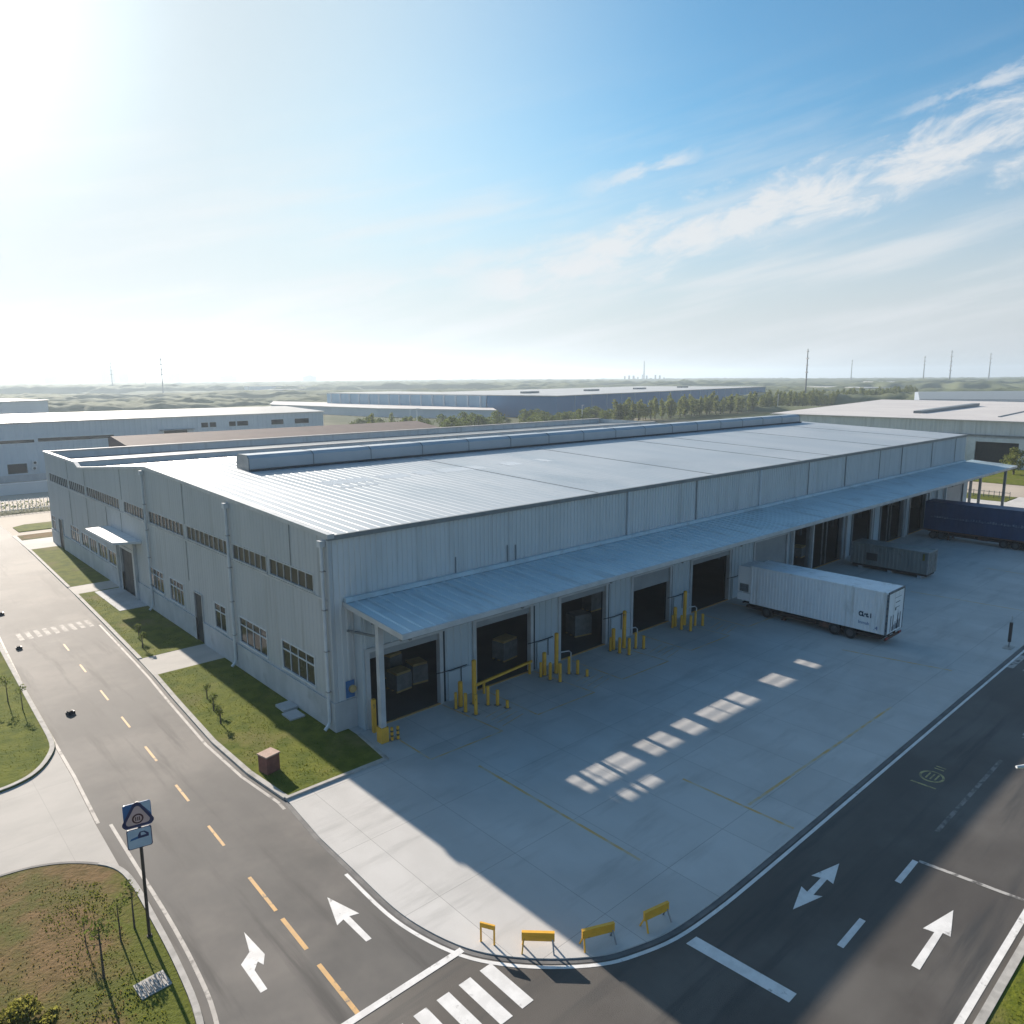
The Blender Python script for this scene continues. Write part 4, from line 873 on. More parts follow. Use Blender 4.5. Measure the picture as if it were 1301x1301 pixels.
def undercarriage(t, W2, L, axles, z, landing):
    g = MB(); g.box(-0.65, -0.48, -L + 0.1, -0.3, z - 0.36, z - 0.061); g.box(0.48, 0.65, -L + 0.1, -0.3, z - 0.36, z - 0.061)
    for k in range(7): y = -0.6 - k * (L - 1.2) / 6; g.box(-W2 + 0.1, W2 - 0.1, y - 0.06, y + 0.06, z - 0.2, z - 0.0615)
    g.build('chassis', 'chassis', t)
    g = MB(); g.box(-W2 + 0.05, W2 - 0.05, -L + 0.02, -L + 0.14, z - 0.55, z - 0.37); g.box(-0.6, -0.48, -L + 0.04, -L + 0.12, z - 0.369, z - 0.1); g.box(0.48, 0.6, -L + 0.04, -L + 0.12, z - 0.369, z - 0.1); g.build('bumper', 'rust', t)
    for y in axles:
        for s in (-1, 1): wheel(t, s * (W2 - 0.2), y)
        g = MB(); g.tube([(-W2 + 0.2, y, 0.5), (W2 - 0.2, y, 0.5)], 0.08, 8); g.build('axle', 'chassis', t)
    g = MB()
    for s in (-1, 1): g.box(s * 0.85 - 0.08, s * 0.85 + 0.08, landing - 0.08, landing + 0.08, 0.05, z - 0.061); g.box(s * 0.85 - 0.2, s * 0.85 + 0.2, landing - 0.2, landing + 0.2, 0.0, 0.05)
    g.build('landing_leg', 'rust', t)
    g = MB(); g.box(-W2 + 0.02, -W2 + 0.07, landing - 3.2, landing - 0.5, z - 0.5, z - 0.44); g.box(-W2 + 0.02, -W2 + 0.07, landing - 3.2, landing - 0.5, z - 0.28, z - 0.22); g.box(-W2 + 0.02, -W2 + 0.07, landing - 3.2, landing - 3.12, z - 0.5, z - 0.1); g.build('side_guard', 'rust', t)
    g = MB(); g.box(-W2 + 0.35, W2 - 0.35, -L + 0.5, -0.8, z - 0.62, z - 0.37); g.build('underside_shade_fill', 'chassis', t)  # dark box added in place of the shade under the body
    g = MB(); g.box(-W2 + 0.1, -W2 + 0.6, landing - 4.6, landing - 3.5, z - 0.62, z - 0.2); g.build('tool_box', 'rust', t)
undercarriage(t, 1.5, L, (-10.5, -9.2, -3.0), 1.05, -4.4)
# dark blue curtain trailer
L = 16.0
t, g = trailer((87.9, -3.0, 0.05), L, 2.8, 1.25, 4.95, 'dark blue curtain sided trailer parked at the far docks', 'curtain_trailer', 'navy', None, period=0.55, depth=0.012)
g.build('roof', 'navy', t)
g = MB(); g.box(-1.47, 1.47, -L, 0.02, 1.1, 1.24); g.build('side_rail', 'rust', t)
g = MB()
for k in range(80):
    y = -1.2 - k * 0.31; h = random.uniform(0.12, 0.26); g.box(-1.425, -1.414, y - 0.24 * random.uniform(.5, 1), y, 3.1 - h, 3.1 + random.uniform(-.05, .1))
g.box(-1.425, -1.4145, -15.6, -0.8, 2.93, 2.97)
g.build('print', 'navy_print', t)
g = MB(); g.box(-1.4, 1.4, -L - 0.06, -L - 0.001, 1.25, 4.9); g.build('rear_door', 'navy', t)
undercarriage(t, 1.35, L, (-9.4, -10.7, -12.0), 1.2, -3.0)
for y in (-1.2, -2.2): wheel(t, -1.15, y); wheel(t, 1.15, y)
# grey low container
L = 8.1
t, g = trailer((65.2, -3.3, 0.05), L, 2.4, 0.55, 2.9, 'grey ribbed low container standing by the wide far doorway', 'grey_container', 'grey_box', None, period=0.42, depth=0.05)
g.build('roof', 'grey_box', t)
g = MB()
for s in (-1, 1): g.box(s * 1.26 - 0.06, s * 1.26 + 0.06, -L - 0.03, -L + 0.1, 0.5, 2.92); g.box(s * 1.26 - 0.06, s * 1.26 + 0.06, -0.08, 0.05, 0.5, 2.92)
g.box(-1.26, 1.26, -L - 0.04, -L + 0.06, 2.8, 2.93); g.build('corner_post', 'steel', t)
g = MB(); g.box(-1.2, 1.2, -L - 0.03, -L - 0.001, 0.6, 2.79); d = g.build('rear_door', 'grey_box', t)
h = MB()
for x in (-0.8, -0.3, 0.3, 0.8): h.tube([(x, -L - 0.06, 0.65), (x, -L - 0.06, 2.75)], 0.03, 6)
h.build('lock_bar', 'steel', d)
g = MB(); g.box(-1.315, -1.265, -2.9, -1.7, 1.1, 1.9); g.build('panel', 'dark', t)
g = MB(); g.box(-1.32, -1.265, -7.75, -7.55, 2.0, 2.7); g.build('sticker', 'leaf_yellow', t)
g = MB(); g.box(-1.1, 1.1, -L + 0.1, -0.1, 0.25, 0.485); g.build('skid', 'chassis', t)
for y in (-1.0, -4.2, -7.3):
    g = MB(); g.box(-1.15, 1.15, y - 0.2, y + 0.2, 0.0, 0.249); g.build('foot', 'plinth', t)

# ------------------------------------------------------------------ yellow barriers on the yard corner
def barrier(x, y, rz, w, label, thin=False):
    t = thing('barrier', label, 'barrier', (x, y, 0.05), R(rz), 'low yellow barriers along the rounded yard corner'); t.scale = (1.0, 0.95, 0.8)
    if thin:
        g = MB(); g.bar((-w / 2, 0, 0), (-w / 2, 0, 1.0), 0.06); g.build('leg', 'yellow_board', t)
        g = MB(); g.bar((w / 2, 0, 0), (w / 2, 0, 1.0), 0.06); g.build('leg', 'yellow_board', t)
        g = MB(); g.box(-w / 2 - 0.03, w / 2 + 0.03, -0.04, 0.04, 0.82, 1.06); g.build('board', 'yellow_board', t); return
    g = MB(); g.box(-w / 2, w / 2, -0.05, 0.05, 0.5, 0.92); g.box(-w / 2, w / 2, -0.07, 0.07, 0.921, 0.96); g.box(-w / 2, w / 2, -0.058, -0.051, 0.69, 0.72); g.build('board', 'yellow_board', t)
    for s in (-1, 1):
        for q in (-1, 1):
            g = MB(); g.bar((s * (w / 2 - 0.08), 0.03 * q, 0.6), (s * (w / 2 - 0.02), 0.26 * q, 0.0), 0.055); g.build('leg', 'yellow_board' if (s < 0) else 'steel', t)
barrier(-4.55, -19.6, -62, 0.55, 'thin yellow hoop barrier, the narrow one at the end of the row', True)
barrier(-3.35, -21.15, -45, 1.25, 'yellow board barrier standing in full sun on the yard corner')
barrier(-1.45, -22.5, -24, 1.35, 'yellow board barrier at the edge of the building shadow')
barrier(1.05, -23.35, -12, 1.25, 'yellow board barrier in the shade nearest the broad stop line')

# ------------------------------------------------------------------ road sign
t = thing('road_sign', 'two blue traffic panels on a slim dark pole by the brown island', 'road sign', (-14.05, -10.4, 0.1), R(-12))
g = MB(); g.tube([(0, 0, 0), (0.03, 0, 5.7)], 0.06, 10); g.build('pole', 'pole', t)
g = MB(); g.tube([(0, 0, 0), (0, 0, 0.05)], 0.1, 12); g.build('base_plate', 'black', t)
def rounded_tri(r, cz, y):
    c = [(-0.86 * r, -0.55 * r), (0.86 * r, -0.55 * r), (0, 0.95 * r)]; out = []
    for i, (cx, cy) in enumerate(c):
        a0 = (210, 330, 90)[i] - 60
        for k in range(7): a = R(a0 + 120 * k / 6); out.append((cx * 0.72 + 0.26 * r * math.cos(a), y, cz + cy * 0.72 + 0.26 * r * math.sin(a)))
    return out
def plate(pts, m, name, parent, th=0.012):
    g = MB(); n = len(pts); g.v += pts + [(p[0], p[1] + th, p[2]) for p in pts]
    g.f.append(tuple(range(n))); g.f.append(tuple(reversed(range(n, 2 * n))))
    for i in range(n): j = (i + 1) % n; g.f.append((i, n + i, n + j, j))
    return g.build(name, m, parent)
def rrect(w, h, cz, y, r=0.08):
    out = []
    for sx, sz, a0 in ((1, -1, -90), (1, 1, 0), (-1, 1, 90), (-1, -1, 180)):
        for k in range(5): a = R(a0 + 90 * k / 4); out.append((sx * (w / 2 - r) + r * math.cos(a), y, cz + sz * (h / 2 - r) + r * math.sin(a)))
    return out
p1 = plate(rrect(0.96, 0.98, 5.22, -0.09), 'sign_blue', 'upper_panel', t, 0.03)
plate([(0.1, -0.093, 5.69), (0.46, -0.093, 5.69), (0.46, -0.093, 5.2)], 'sign_pale', 'corner_patch', p1, 0.002)
plate(rounded_tri(0.62, 5.16, -0.10), 'sign_navy', 'border', p1, 0.006); plate(rounded_tri(0.46, 5.15, -0.107), 'sign_pink', 'triangle', p1, 0.006)
circ = lambda r, cz, y: [(r * math.cos(2 * math.pi * k / 20), y, cz + r * math.sin(2 * math.pi * k / 20)) for k in range(20)]
plate(circ(0.2, 5.08, -0.113), 'sign_dark', 'ring', p1, 0.005); plate(circ(0.14, 5.08, -0.119), 'sign_pink', 'disc', p1, 0.005)
g = MB()
for x in (-0.07, 0.0, 0.06): g.box(x - 0.018, x + 0.018, -0.124, -0.1195, 5.0, 5.16)
g.build('glyph', 'sign_dark', p1)
p2 = plate(rrect(0.86, 0.82, 4.27, -0.09), 'sign_navy', 'lower_panel', t, 0.03)
plate(rrect(0.80, 0.76, 4.27, -0.097), 'sign_pale', 'face', p2, 0.006)
plate([(-0.33, -0.104, 4.22), (-0.05, -0.104, 4.26), (-0.05, -0.104, 4.36), (-0.3, -0.104, 4.30)], 'sign_blue', 'glyph', p2, 0.006)
plate([(-0.05, -0.104, 4.26), (0.32, -0.104, 4.27), (0.32, -0.104, 4.40), (0.18, -0.104, 4.52), (0.02, -0.104, 4.52), (-0.05, -0.104, 4.4)], 'sign_navy', 'glyph', p2, 0.006)
plate([(0.05, -0.108, 4.36), (0.24, -0.108, 4.37), (0.16, -0.108, 4.48), (0.05, -0.108, 4.48)], 'sign_pale', 'glyph', p2, 0.003)

# ------------------------------------------------------------------ small things on the ground
t = thing('utility_box', 'small dark red utility box with a pale top at the tip of the grass verge', 'utility box', (-5.05, -1.55, 0.10), R(12))
g = MB(); g.box(-0.42, 0.42, -0.38, 0.38, 0, 0.98); g.build('body', 'brick', t); g = MB(); g.box(-0.46, 0.46, -0.42, 0.42, 0.981, 1.06); g.build('lid', 'brick_top', t)
g = MB(); g.box(-0.3, 0.3, -0.395, -0.381, 0.1, 0.85); g.build('door', 'brick', t)
t = thing('drain_grate', 'pale slotted drain slab in the brown island beside the pole shadow', 'drain grate', (-14.75, -13.05, 0.10), R(3))
g = MB(); g.box(-0.52, 0.52, -0.44, 0.44, 0, 0.04)
g.build('frame', 'kerb', t); g = MB()
for k in range(9): x = -0.44 + k * 0.11; g.box(x - 0.032, x + 0.032, -0.36, 0.36, 0.0405, 0.075)
g.build('grille', 'kerb', t)
t = thing('inspection_cover', 'pair of pale concrete cover slabs on the grass below the near windows', 'cover', (-0.75, 4.7, 0.10))
for (y, x, z) in ((0.7, 0.1, 0.16), (-0.75, -0.15, 0.1)):
    g = MB(); g.box(x - 0.5, x + 0.5, y - 0.62, y + 0.62, 0, z); g.build('slab', 'plinth', t)
def floor_box(x, y, rz, label, w=0.22):
    t = thing('road_box', label, 'box', (x, y, 0), R(rz), 'small dark boxes lying on the service road')
    g = MB(); g.box(-w, w, -w * 0.8, w * 0.8, 0, 0.2); g.build('body', 'dark', t); g = MB(); g.box(-w * 0.8, w * 0.5, -w * 0.6, w * 0.6, 0.201, 0.26); g.build('lid', 'black', t)
floor_box(-11.4, 14.3, 20, 'dark box on the service road, the nearest of three'); floor_box(-11.5, 30.8, 5, 'dark box on the road just before the faded zebra crossing', 0.2); floor_box(-11.0, 42.6, 0, 'dark box on the road beyond the faded zebra crossing', 0.28)
t = thing('yard_post', 'slim dark marker post at the yard edge near the far road bend', 'post', (46.8, -23.5, 0.05))
g = MB(); g.box(-0.1, 0.1, -0.1, 0.1, 0.5, 2.1); g.build('post', 'pole', t); g = MB(); g.tube([(0, 0, 0), (0, 0, 0.5)], 0.05, 8); g.tube([(0.05, 0, 2.1), (0.05, 0, 2.6)], 0.02, 6); g.build('rod', 'steel', t); g = MB(); g.box(-0.5, 0.5, -0.3, 0.3, 0, 0.06); g.build('base', 'kerb', t)
t = thing('street_lamp', 'white street lamp head reaching in over the access road', 'street lamp', (10.3, -34.6, 0.1), 0)
g = MB(); g.tube([(0, 0, 0), (0, 0, 7.6)], 0.10, 12, r2=0.07); g.build('pole', 'trim', t)
g = MB(); g.tube([(0, 0, 7.55), (-0.7, 0.5, 7.85), (-1.5, 1.1, 7.92)], 0.05, 8); a_ = g.build('arm', 'trim', t)
g = MB(); g.tube([(-1.35, 1.0, 7.93), (-1.75, 1.28, 7.95), (-2.05, 1.5, 7.95)], 0.11, 10, r2=0.05); g.build('lamp_head', 'white_metal', t)

# ------------------------------------------------------------------ plants
def leaves(mb, c, rad, n, s, squash=1.0, seed=0, shell=0.35, taper=None):
    rr = random.Random(seed)
    for _ in range(n):
        while True:
            p = Vector((rr.uniform(-1, 1), rr.uniform(-1, 1), rr.uniform(-1, 1)))
            if shell < p.length < 1: break
        if taper: f = taper(p.z); p.x *= f; p.y *= f
        q = Vector((c[0] + p.x * rad[0], c[1] + p.y * rad[1], c[2] + p.z * rad[2]))
        a = Vector((rr.gauss(0, 1), rr.gauss(0, 1), rr.gauss(0, 1))).normalized(); b = a.cross(Vector((rr.gauss(0, 1), rr.gauss(0, 1), rr.gauss(0, 1)))).normalized()
        w = s * rr.uniform(0.6, 1.3)
        mb.face([q - a * w, q + b * w * 0.55, q + a * w, q - b * w * 0.55])
def sapling(name, h, cr, seed, leaf='leaf', lean=0.0):
    t = thing(name, 'x', 'sapling', (0, 0, 0))
    rr = random.Random(seed); g = MB(); g.tube([(0, 0, 0), (lean * 0.5, 0, h * 0.5), (lean, 0.02, h * 0.92)], 0.045, 7, r2=0.015)
    for k in range(5):
        z = h * (0.5 + 0.09 * k); a = rr.uniform(0, 6.28); g.tube([(lean * z / h, 0, z), (lean * z / h + math.cos(a) * cr * 0.8, math.sin(a) * cr * 0.8, z + cr * 0.5)], 0.015, 5, r2=0.006)
    g.build('trunk', 'bark', t)
    g = MB()
    for k in range(5): leaves(g, (lean + rr.uniform(-.5, .5) * cr, rr.uniform(-.5, .5) * cr, h * rr.uniform(0.62, 1.0)), (cr * .6, cr * .6, cr * .55), 20, 0.07, seed=seed * 9 + k, shell=0.0)
    g.build('crown', leaf, t); return t
def place(o, x, y, label, z=0.1, rz=0, sc=1.0, group=None):
    o.location = (x, y, z); o.rotation_euler = (0, 0, rz); o.scale = (sc, sc, sc); o['label'] = label
    if group: o['group'] = group
    return o
G1 = 'young saplings on the grass'
sa = sapling('sapling', 2.0, 0.45, 3)
place(sa, -15.95, -11.5, 'tall leafy sapling casting a long shadow on the brown island', group=G1, sc=1.15)
place(dup(sa), -14.95, -9.9, 'dark green sapling behind the drain slab, left of the sign pole', rz=2, sc=0.85, group=G1)
place(dup(sa), -14.35, -9.55, 'thin sapling right beside the sign pole', rz=4, sc=0.95, group=G1)
place(dup(sa), -16.0, -9.2, 'stunted brownish sapling in the middle of the brown island', rz=1, sc=0.55, group=G1)
sb_ = sapling('sapling', 1.0, 0.32, 11)
place(sb_, -4.0, 10.4, 'small sapling on the near verge, farthest of its three', group=G1)
place(dup(sb_), -4.4, 8.2, 'small sapling on the near verge, middle of its three', rz=2, group=G1)
place(dup(sb_), -4.8, 6.0, 'small sapling on the near verge, closest to the red box', rz=4, group=G1)
place(dup(sb_), -4.1, 23.9, 'small sapling on the porch verge, nearer one of two', rz=1, sc=1.2, group=G1)
place(dup(sb_), -3.7, 26.2, 'small sapling on the porch verge, farther one of two', rz=3, sc=1.2, group=G1)
place(dup(sa), -14.1, 19.0, 'dark spindly sapling on the green island by its road kerb', rz=5, sc=0.9, group=G1)
place(dup(sa), -15.0, 20.5, 'dark sapling at the left picture edge on the green island', rz=3, sc=1.1, group=G1)
place(dup(sa), -13.6, 17.0, 'dark thin sapling on the green island in front of two others', rz=1.5, sc=0.8, group=G1)
def shrub(x, y, r, h, label, leaf, seed):
    t = thing('shrub', label, 'shrub', (x, y, 0.1), 0, 'yellow green shrubs on the brown island')
    g = MB(); rr = random.Random(seed)
    for k in range(12): a = rr.uniform(0, 6.28); g.tube([(0, 0, 0), (math.cos(a) * r * .6, math.sin(a) * r * .6, h * .75)], 0.025, 5, r2=0.008)
    g.build('stem', 'bark', t)
    g = MB()
    for k in range(16): a = rr.uniform(0, 6.28); q = r * math.sqrt(rr.random()) * .8; leaves(g, (math.cos(a) * q, math.sin(a) * q, h * rr.uniform(.35, .85)), (r * .4, r * .4, h * .28), 70, 0.075, seed=seed * 31 + k, shell=0.1)
    g.build('foliage', leaf, t)
shrub(-19.5, -8.9, 0.5, 0.9, 'yellow green shrub at the left picture edge above another', 'leaf_yellow', 5)
shrub(-18.75, -11.7, 0.8, 0.65, 'wide yellow green shrub in the lower left picture corner', 'leaf_yellow', 8)
shrub(-17.9, -12.5, 0.5, 0.4, 'low yellow green shrub lowest in the brown island', 'leaf_yellow', 9)
# rough grass tufts
def tufts(name, poly, n, m, label, hmin, hmax, z, seed, avoid=None):
    rr = random.Random(seed); xs = [p[0] for p in poly]; ys = [p[1] for p in poly]; g = MB()
    def inside(x, y):
        c = False; j = len(poly) - 1
        for i in range(len(poly)):
            if (poly[i][1] > y) != (poly[j][1] > y) and x < (poly[j][0] - poly[i][0]) * (y - poly[i][1]) / (poly[j][1] - poly[i][1]) + poly[i][0]: c = not c
            j = i
        return c
    from mathutils import noise as nz_
    k = 0
    while k < n:
        x = rr.uniform(min(xs), max(xs)); y = rr.uniform(min(ys), max(ys))
        if not inside(x, y): k += 0.2; continue
        d = nz_.noise(Vector((x * 0.5, y * 0.5, seed))) * 0.5 + 0.5
        k += 1
        if rr.random() > d * 1.3: continue
        h = rr.uniform(hmin, hmax) * (0.5 + d)
        for b in range(4):
            a = rr.uniform(0, 6.28); w = 0.018 + 0.012 * rr.random(); lx = math.cos(a) * h * .55; ly = math.sin(a) * h * .55
            g.face([(x - math.sin(a) * w, y + math.cos(a) * w, z), (x + math.sin(a) * w, y - math.cos(a) * w, z), (x + lx, y + ly, z + h)])
    tag(g.build(name, m), label, 'grass', kind='stuff')
tufts('grass_tufts', [(-5.6, -4.2), (-0.2, -4.2), (-0.2, 17), (-5.2, 17)], 3000, 'blade', 'short grass growing on the near verge by the corner', 0.02, 0.06, 0.1, 1)
tufts('grass_tufts', [(-4.9, 22), (-0.2, 22), (-0.2, 44), (-4.2, 44)], 2000, 'blade', 'short grass growing on the verge before the porch', 0.02, 0.06, 0.1, 2)
tufts('grass_tufts', [(-14.6, -5.5), (-14.8, -15), (-16, -20), (-22, -20), (-22, -2.6), (-17, -2.8)], 3500, 'dry_blade', 'rough brown grass growing on the junction island', 0.02, 0.05, 0.1, 3)
tufts('grass_tufts', [(-14.6, -5.5), (-14.8, -15), (-16, -20), (-20, -20), (-17, -12), (-17, -4)], 3500, 'blade', 'green grass patches growing near the island kerb', 0.02, 0.06, 0.1, 4)
tufts('grass_tufts', [(-13.3, 9.5), (-13.0, 30), (-22, 30), (-22, 6.4), (-15, 6.8)], 3000, 'blade', 'green grass growing on the northern island', 0.02, 0.04, 0.1, 6)
tufts('grass_tufts', [(2, -34.2), (16, -34.1), (16, -40), (2, -40)], 4000, 'blade', 'green grass growing south of the access road', 0.03, 0.07, 0.1, 7)

# ------------------------------------------------------------------ neighbouring buildings
def wallbox(g, poly, z0, z1): g.prism(poly, z0, z1)
def slab(poly, z0, z1, m, name, parent):
    g = MB(); g.prism(poly, z0, z1); return g.build(name, m, parent)
def grow(poly, d):
    cx = sum(p[0] for p in poly) / len(poly); cy = sum(p[1] for p in poly) / len(poly)
    return [(p[0] + d * (1 if p[0] > cx else -1), p[1] + d * (1 if p[1] > cy else -1)) for p in poly]
# white building north west
t = thing('factory_building', 'long white factory building with ribbon windows behind the dusty road', 'building')
P_ = [(-75, 152), (82, 152), (82, 200), (-75, 200)]
hw = [(5.5, 12.5, 8.1, 8.75), (13.2, 28.4, 8.2, 8.95), (48.5, 50.2, 9.6, 10.8), (50.6, 52.2, 9.6, 10.8), (55.5, 57.2, 9.6, 10.8), (57.6, 60.5, 9.6, 10.8), (66.8, 70.2, 9.5, 10.8), (73.5, 77.6, 9.5, 10.8), (7.0, 10.6, 1.6, 3.7), (-20, -8, 8.0, 8.7), (39.5, 45.0, 8.0, 9.3)]
g = MB(); sheet(g, lambda u, v, d: (u, 152 - d, v), -75, 82, -0.2, 12.3, hw, 1.2, 0.05)
g.face([(82, 152, -0.2), (82, 200, -0.2), (82, 200, 12.3), (82, 152, 12.3)]); g.face([(-75, 200, -0.2), (-75, 152, -0.2), (-75, 152, 12.3), (-75, 200, 12.3)]); g.face([(82, 200, -0.2), (-75, 200, -0.2), (-75, 200, 12.3), (82, 200, 12.3)])
g.build('wall', 'pale_wall', t)
g = MB(); g.box(-75.4, 82.4, 151.5, 176, 12.3, 12.55); k = len(g.v); g.v += [(-75.4, 151.5, 12.551), (82.4, 151.5, 12.551), (82.4, 176, 13.4), (-75.4, 176, 13.4), (-75.4, 200.5, 12.551), (82.4, 200.5, 12.551)]; g.f += [(k, k + 1, k + 2, k + 3), (k + 3, k + 2, k + 5, k + 4)]
g.build('roof', 'pale_roof', t)
g = MB(); g.box(-75, 82, 151.6, 151.9, -0.2, 1.3); g.build('plinth', 'plinth', t)
for a, b, c, d in hw:
    f = MB(); f.box(a - 0.1, b + 0.1, 151.88, 152.1, c - 0.1, c); f.box(a - 0.1, b + 0.1, 151.88, 152.1, d, d + 0.1); fo = f.build('window', 'white_metal', t)
    q = MB(); q.face([(a, 152.08, c), (b, 152.08, c), (b, 152.08, d), (a, 152.08, d)]); q.build('pane', 'glass', fo)
g = MB(); g.box(38.5, 46.5, 150.6, 151.88, 9.35, 9.5); g.build('awning', 'trim_dark', t)
for x, z in ((40.0, 7.3), (42.2, 7.3), (44.3, 7.3), (11.8, 2.2), (12.0, 3.4)):
    g = MB(); g.box(x - 0.45, x + 0.45, 151.1, 151.88, z, z + 0.75); q = g.build('air_conditioner', 'white_metal', t)
    g = MB(); g.tube([(x, 151.095, z + 0.38), (x, 151.05, z + 0.38)], 0.28, 12); g.build('fan_grille', 'dark', q)
# brown roofed shed
t = thing('shed', 'long low shed with a brown roof before the white factory', 'building')
g = MB(); g.prism([(19.6, 101), (90, 101), (90, 120), (19.6, 120)], -0.2, 8.5); g.build('wall', 'pale_wall', t)
g = MB(); g.v += [(19.3, 100.5, 8.51), (90.3, 100.5, 8.51), (90.3, 119, 10.8), (19.3, 119, 10.8), (19.3, 121, 10.3), (90.3, 121, 10.3), (19.3, 119, 8.4), (90.3, 119, 8.4), (19.3, 121, 8.4), (90.3, 121, 8.4)]
g.f += [(0, 1, 2, 3), (3, 2, 5, 4), (4, 5, 9, 8), (0, 3, 6), (1, 7, 2), (3, 4, 8, 6), (2, 7, 9, 5)]; g.build('roof', 'brown_roof', t)
# wall and picket fence behind the warehouse
t = thing('boundary_wall', 'low pale boundary wall in front of the white factory', 'wall')
g = MB(); g.box(-70, 17, 130, 130.4, -0.2, 2.0); g.build('wall', 'pale_wall', t); g = MB(); g.box(-70.1, 17.1, 129.9, 130.5, 2.0, 2.15); g.build('coping', 'white_metal', t)
def fence(x0, y0, x1, y1, h, n, label, m='trim'):
    t = thing('fence', label, 'fence'); g = MB()
    for z in (0.35, h - 0.2): g.bar((x0, y0, z), (x1, y1, z), 0.07)
    g.build('rail', m, t); L_ = math.hypot(x1 - x0, y1 - y0); k = max(1, int(L_ / n)); g = MB()
    for i in range(k + 1):
        x = x0 + (x1 - x0) * i / k; y = y0 + (y1 - y0) * i / k; g.box(x - 0.04, x + 0.04, y - 0.04, y + 0.04, 0, h)
    g.build('picket', m, t)['kind'] = 'stuff'
fence(-60, 107.5, 16, 107.0, 2.0, 0.55, 'pale picket fence along the dusty road behind the warehouse')
fence(131, -1.5, 131, 60, 1.3, 0.8, 'low fence in the dry grass strip beyond the canopy', 'trim_dark')
g = MB()
for k in range(90): x = -60 + k * 0.85; leaves(g, (x, 109.3 + random.uniform(-.5, .5), 0.6), (0.8, 0.7, 0.8), 22, 0.2, seed=900 + k, shell=0)
tag(g.build('hedge', 'leaf'), 'dull clipped hedge behind the pale picket fence', 'hedge')
# small hall on the far left
t = thing('hall', 'distant white roofed hall at the left picture edge', 'building')
P_ = [(20, 470), (84, 505), (60, 590), (-10, 560)]
slab(P_, -0.2, 8.8, 'pale_wall', 'wall', t); slab(grow(P_, 0.8), 8.8, 9.3, 'pale_roof', 'roof', t)
# blue warehouse
t = thing('blue_warehouse', 'large deep blue flat roofed warehouse behind the poplar rows', 'building')
A = Vector((270, 245)); B = Vector((645, 335)); dx = (B - A).normalized(); dy = Vector((-dx.y, dx.x))
Cc = B + dy * 130; D = A + dy * 46; E_ = A + dy * 130 + dx * 10
P_ = [tuple(A), tuple(B), tuple(Cc), tuple(E_), tuple(D + dx * 6), tuple(D)]
slab(P_, -0.3, 11.4, 'blue_wall', 'wall', t)
slab([tuple(A - dx * .6 - dy * .6), tuple(B + dx * .6 - dy * .6), tuple(Cc + dx), tuple(E_), tuple(D + dx * 6), tuple(D - dx * .6)], 11.4, 11.8, 'pale_roof', 'roof', t)
for q in (40, 120, 200, 290):
    c = A + dx * q + dy * 45; slab([tuple(c), tuple(c + dx * 14), tuple(c + dx * 14 + dy * 5), tuple(c + dy * 5)], 11.8, 13.0, 'trim_dark', 'roof_unit', t)
g = MB()
for k in range(1, 20):
    c = A + dx * (k * 19.3); g.bar((c.x - dy.x * .12, c.y - dy.y * .12, 0), (c.x - dy.x * .12, c.y - dy.y * .12, 11.3), 0.35)
g.build('seam_trim', 'blue_pale', t)
t = thing('pale_blue_building', 'long pale blue building with white columns beside the deep blue warehouse', 'building')
A2 = D + dx * 1 + dy * 1.5; B2 = Vector((237, 433)); d2 = (B2 - A2).normalized(); n2 = Vector((-d2.y, d2.x)); 
P_ = [tuple(A2), tuple(B2), tuple(B2 - n2 * 60), tuple(A2 - n2 * 55 + d2 * 8)]
slab(P_, -0.3, 11.2, 'blue_pale', 'wall', t); slab(P_, 11.2, 11.7, 'pale_roof', 'roof', t)
for k in range(15):
    c = A2 + d2 * (4 + k * 9.6); g = MB(); g.bar((c.x + n2.x * .3, c.y + n2.y * .3, 0), (c.x + n2.x * .3, c.y + n2.y * .3, 11.1), 0.8); g.build('column', 'pale_wall', t)
# white low hall in front of it
t = thing('white_hall', 'low hall with a broad white roof before the pale blue building', 'building')
P_ = [(241, 262), (213, 331), (201, 443), (232, 505), (255, 420), (268, 345), (262, 290)]
slab(P_, -0.3, 4.2, 'pale_wall', 'wall', t); slab([(x + (x - 232) * .02, y + (y - 380) * .01) for x, y in P_], 4.2, 4.7, 'warm_roof', 'roof', t)
# neighbour to the east
t = thing('neighbour_building', 'pale flat roofed building with a big dark gateway beyond the far canopy end', 'building')
g = MB(); sheet(g, lambda u, v, d: (182 - d, u, v), -35, 72, -0.2, 10.7, [(10.4, 19.3, 1.2, 5.95)], 1.0, 0.05)
g.face([(182, 72, -0.2), (330, 100, -0.2), (330, 100, 10.7), (182, 72, 10.7)]); g.face([(330, -35, -0.2), (182, -35, -0.2), (182, -35, 10.7), (330, -35, 10.7)])
g.build('wall', 'wall', t)
g = MB(); g.prism([(181.5, -35.5), (330, -35.5), (330, 101), (181.5, 72.5)], 10.7, 10.95); g.build('roof', 'warm_roof', t)
g = MB(); g.box(181.5, 181.9, 8.9, 10.4, -0.2, 6.9); g.box(181.5, 181.9, 19.3, 20.9, -0.2, 6.9); g.box(181.5, 181.9, 10.4, 19.3, 5.95, 6.9); g.box(181.5, 181.9, 10.4, 19.3, -0.2, 1.2); g.build('gate_surround', 'white_metal', t)
g = MB(); g.box(182.3, 182.5, 10.4, 19.3, 1.2, 5.95); g.build('gateway', 'black', t)  # black panel in place of the shade inside the gate opening
g = MB(); g.box(181.6, 181.88, -35, 72, 7.2, 7.6); g.build('band_trim', 'trim_dark', t)
g = MB(); g.bar((207.6, 42.1, 11.2), (273.8, 47.0, 11.5), 2.2, 0.9); g.build('roof_slot', 'trim_dark', t)
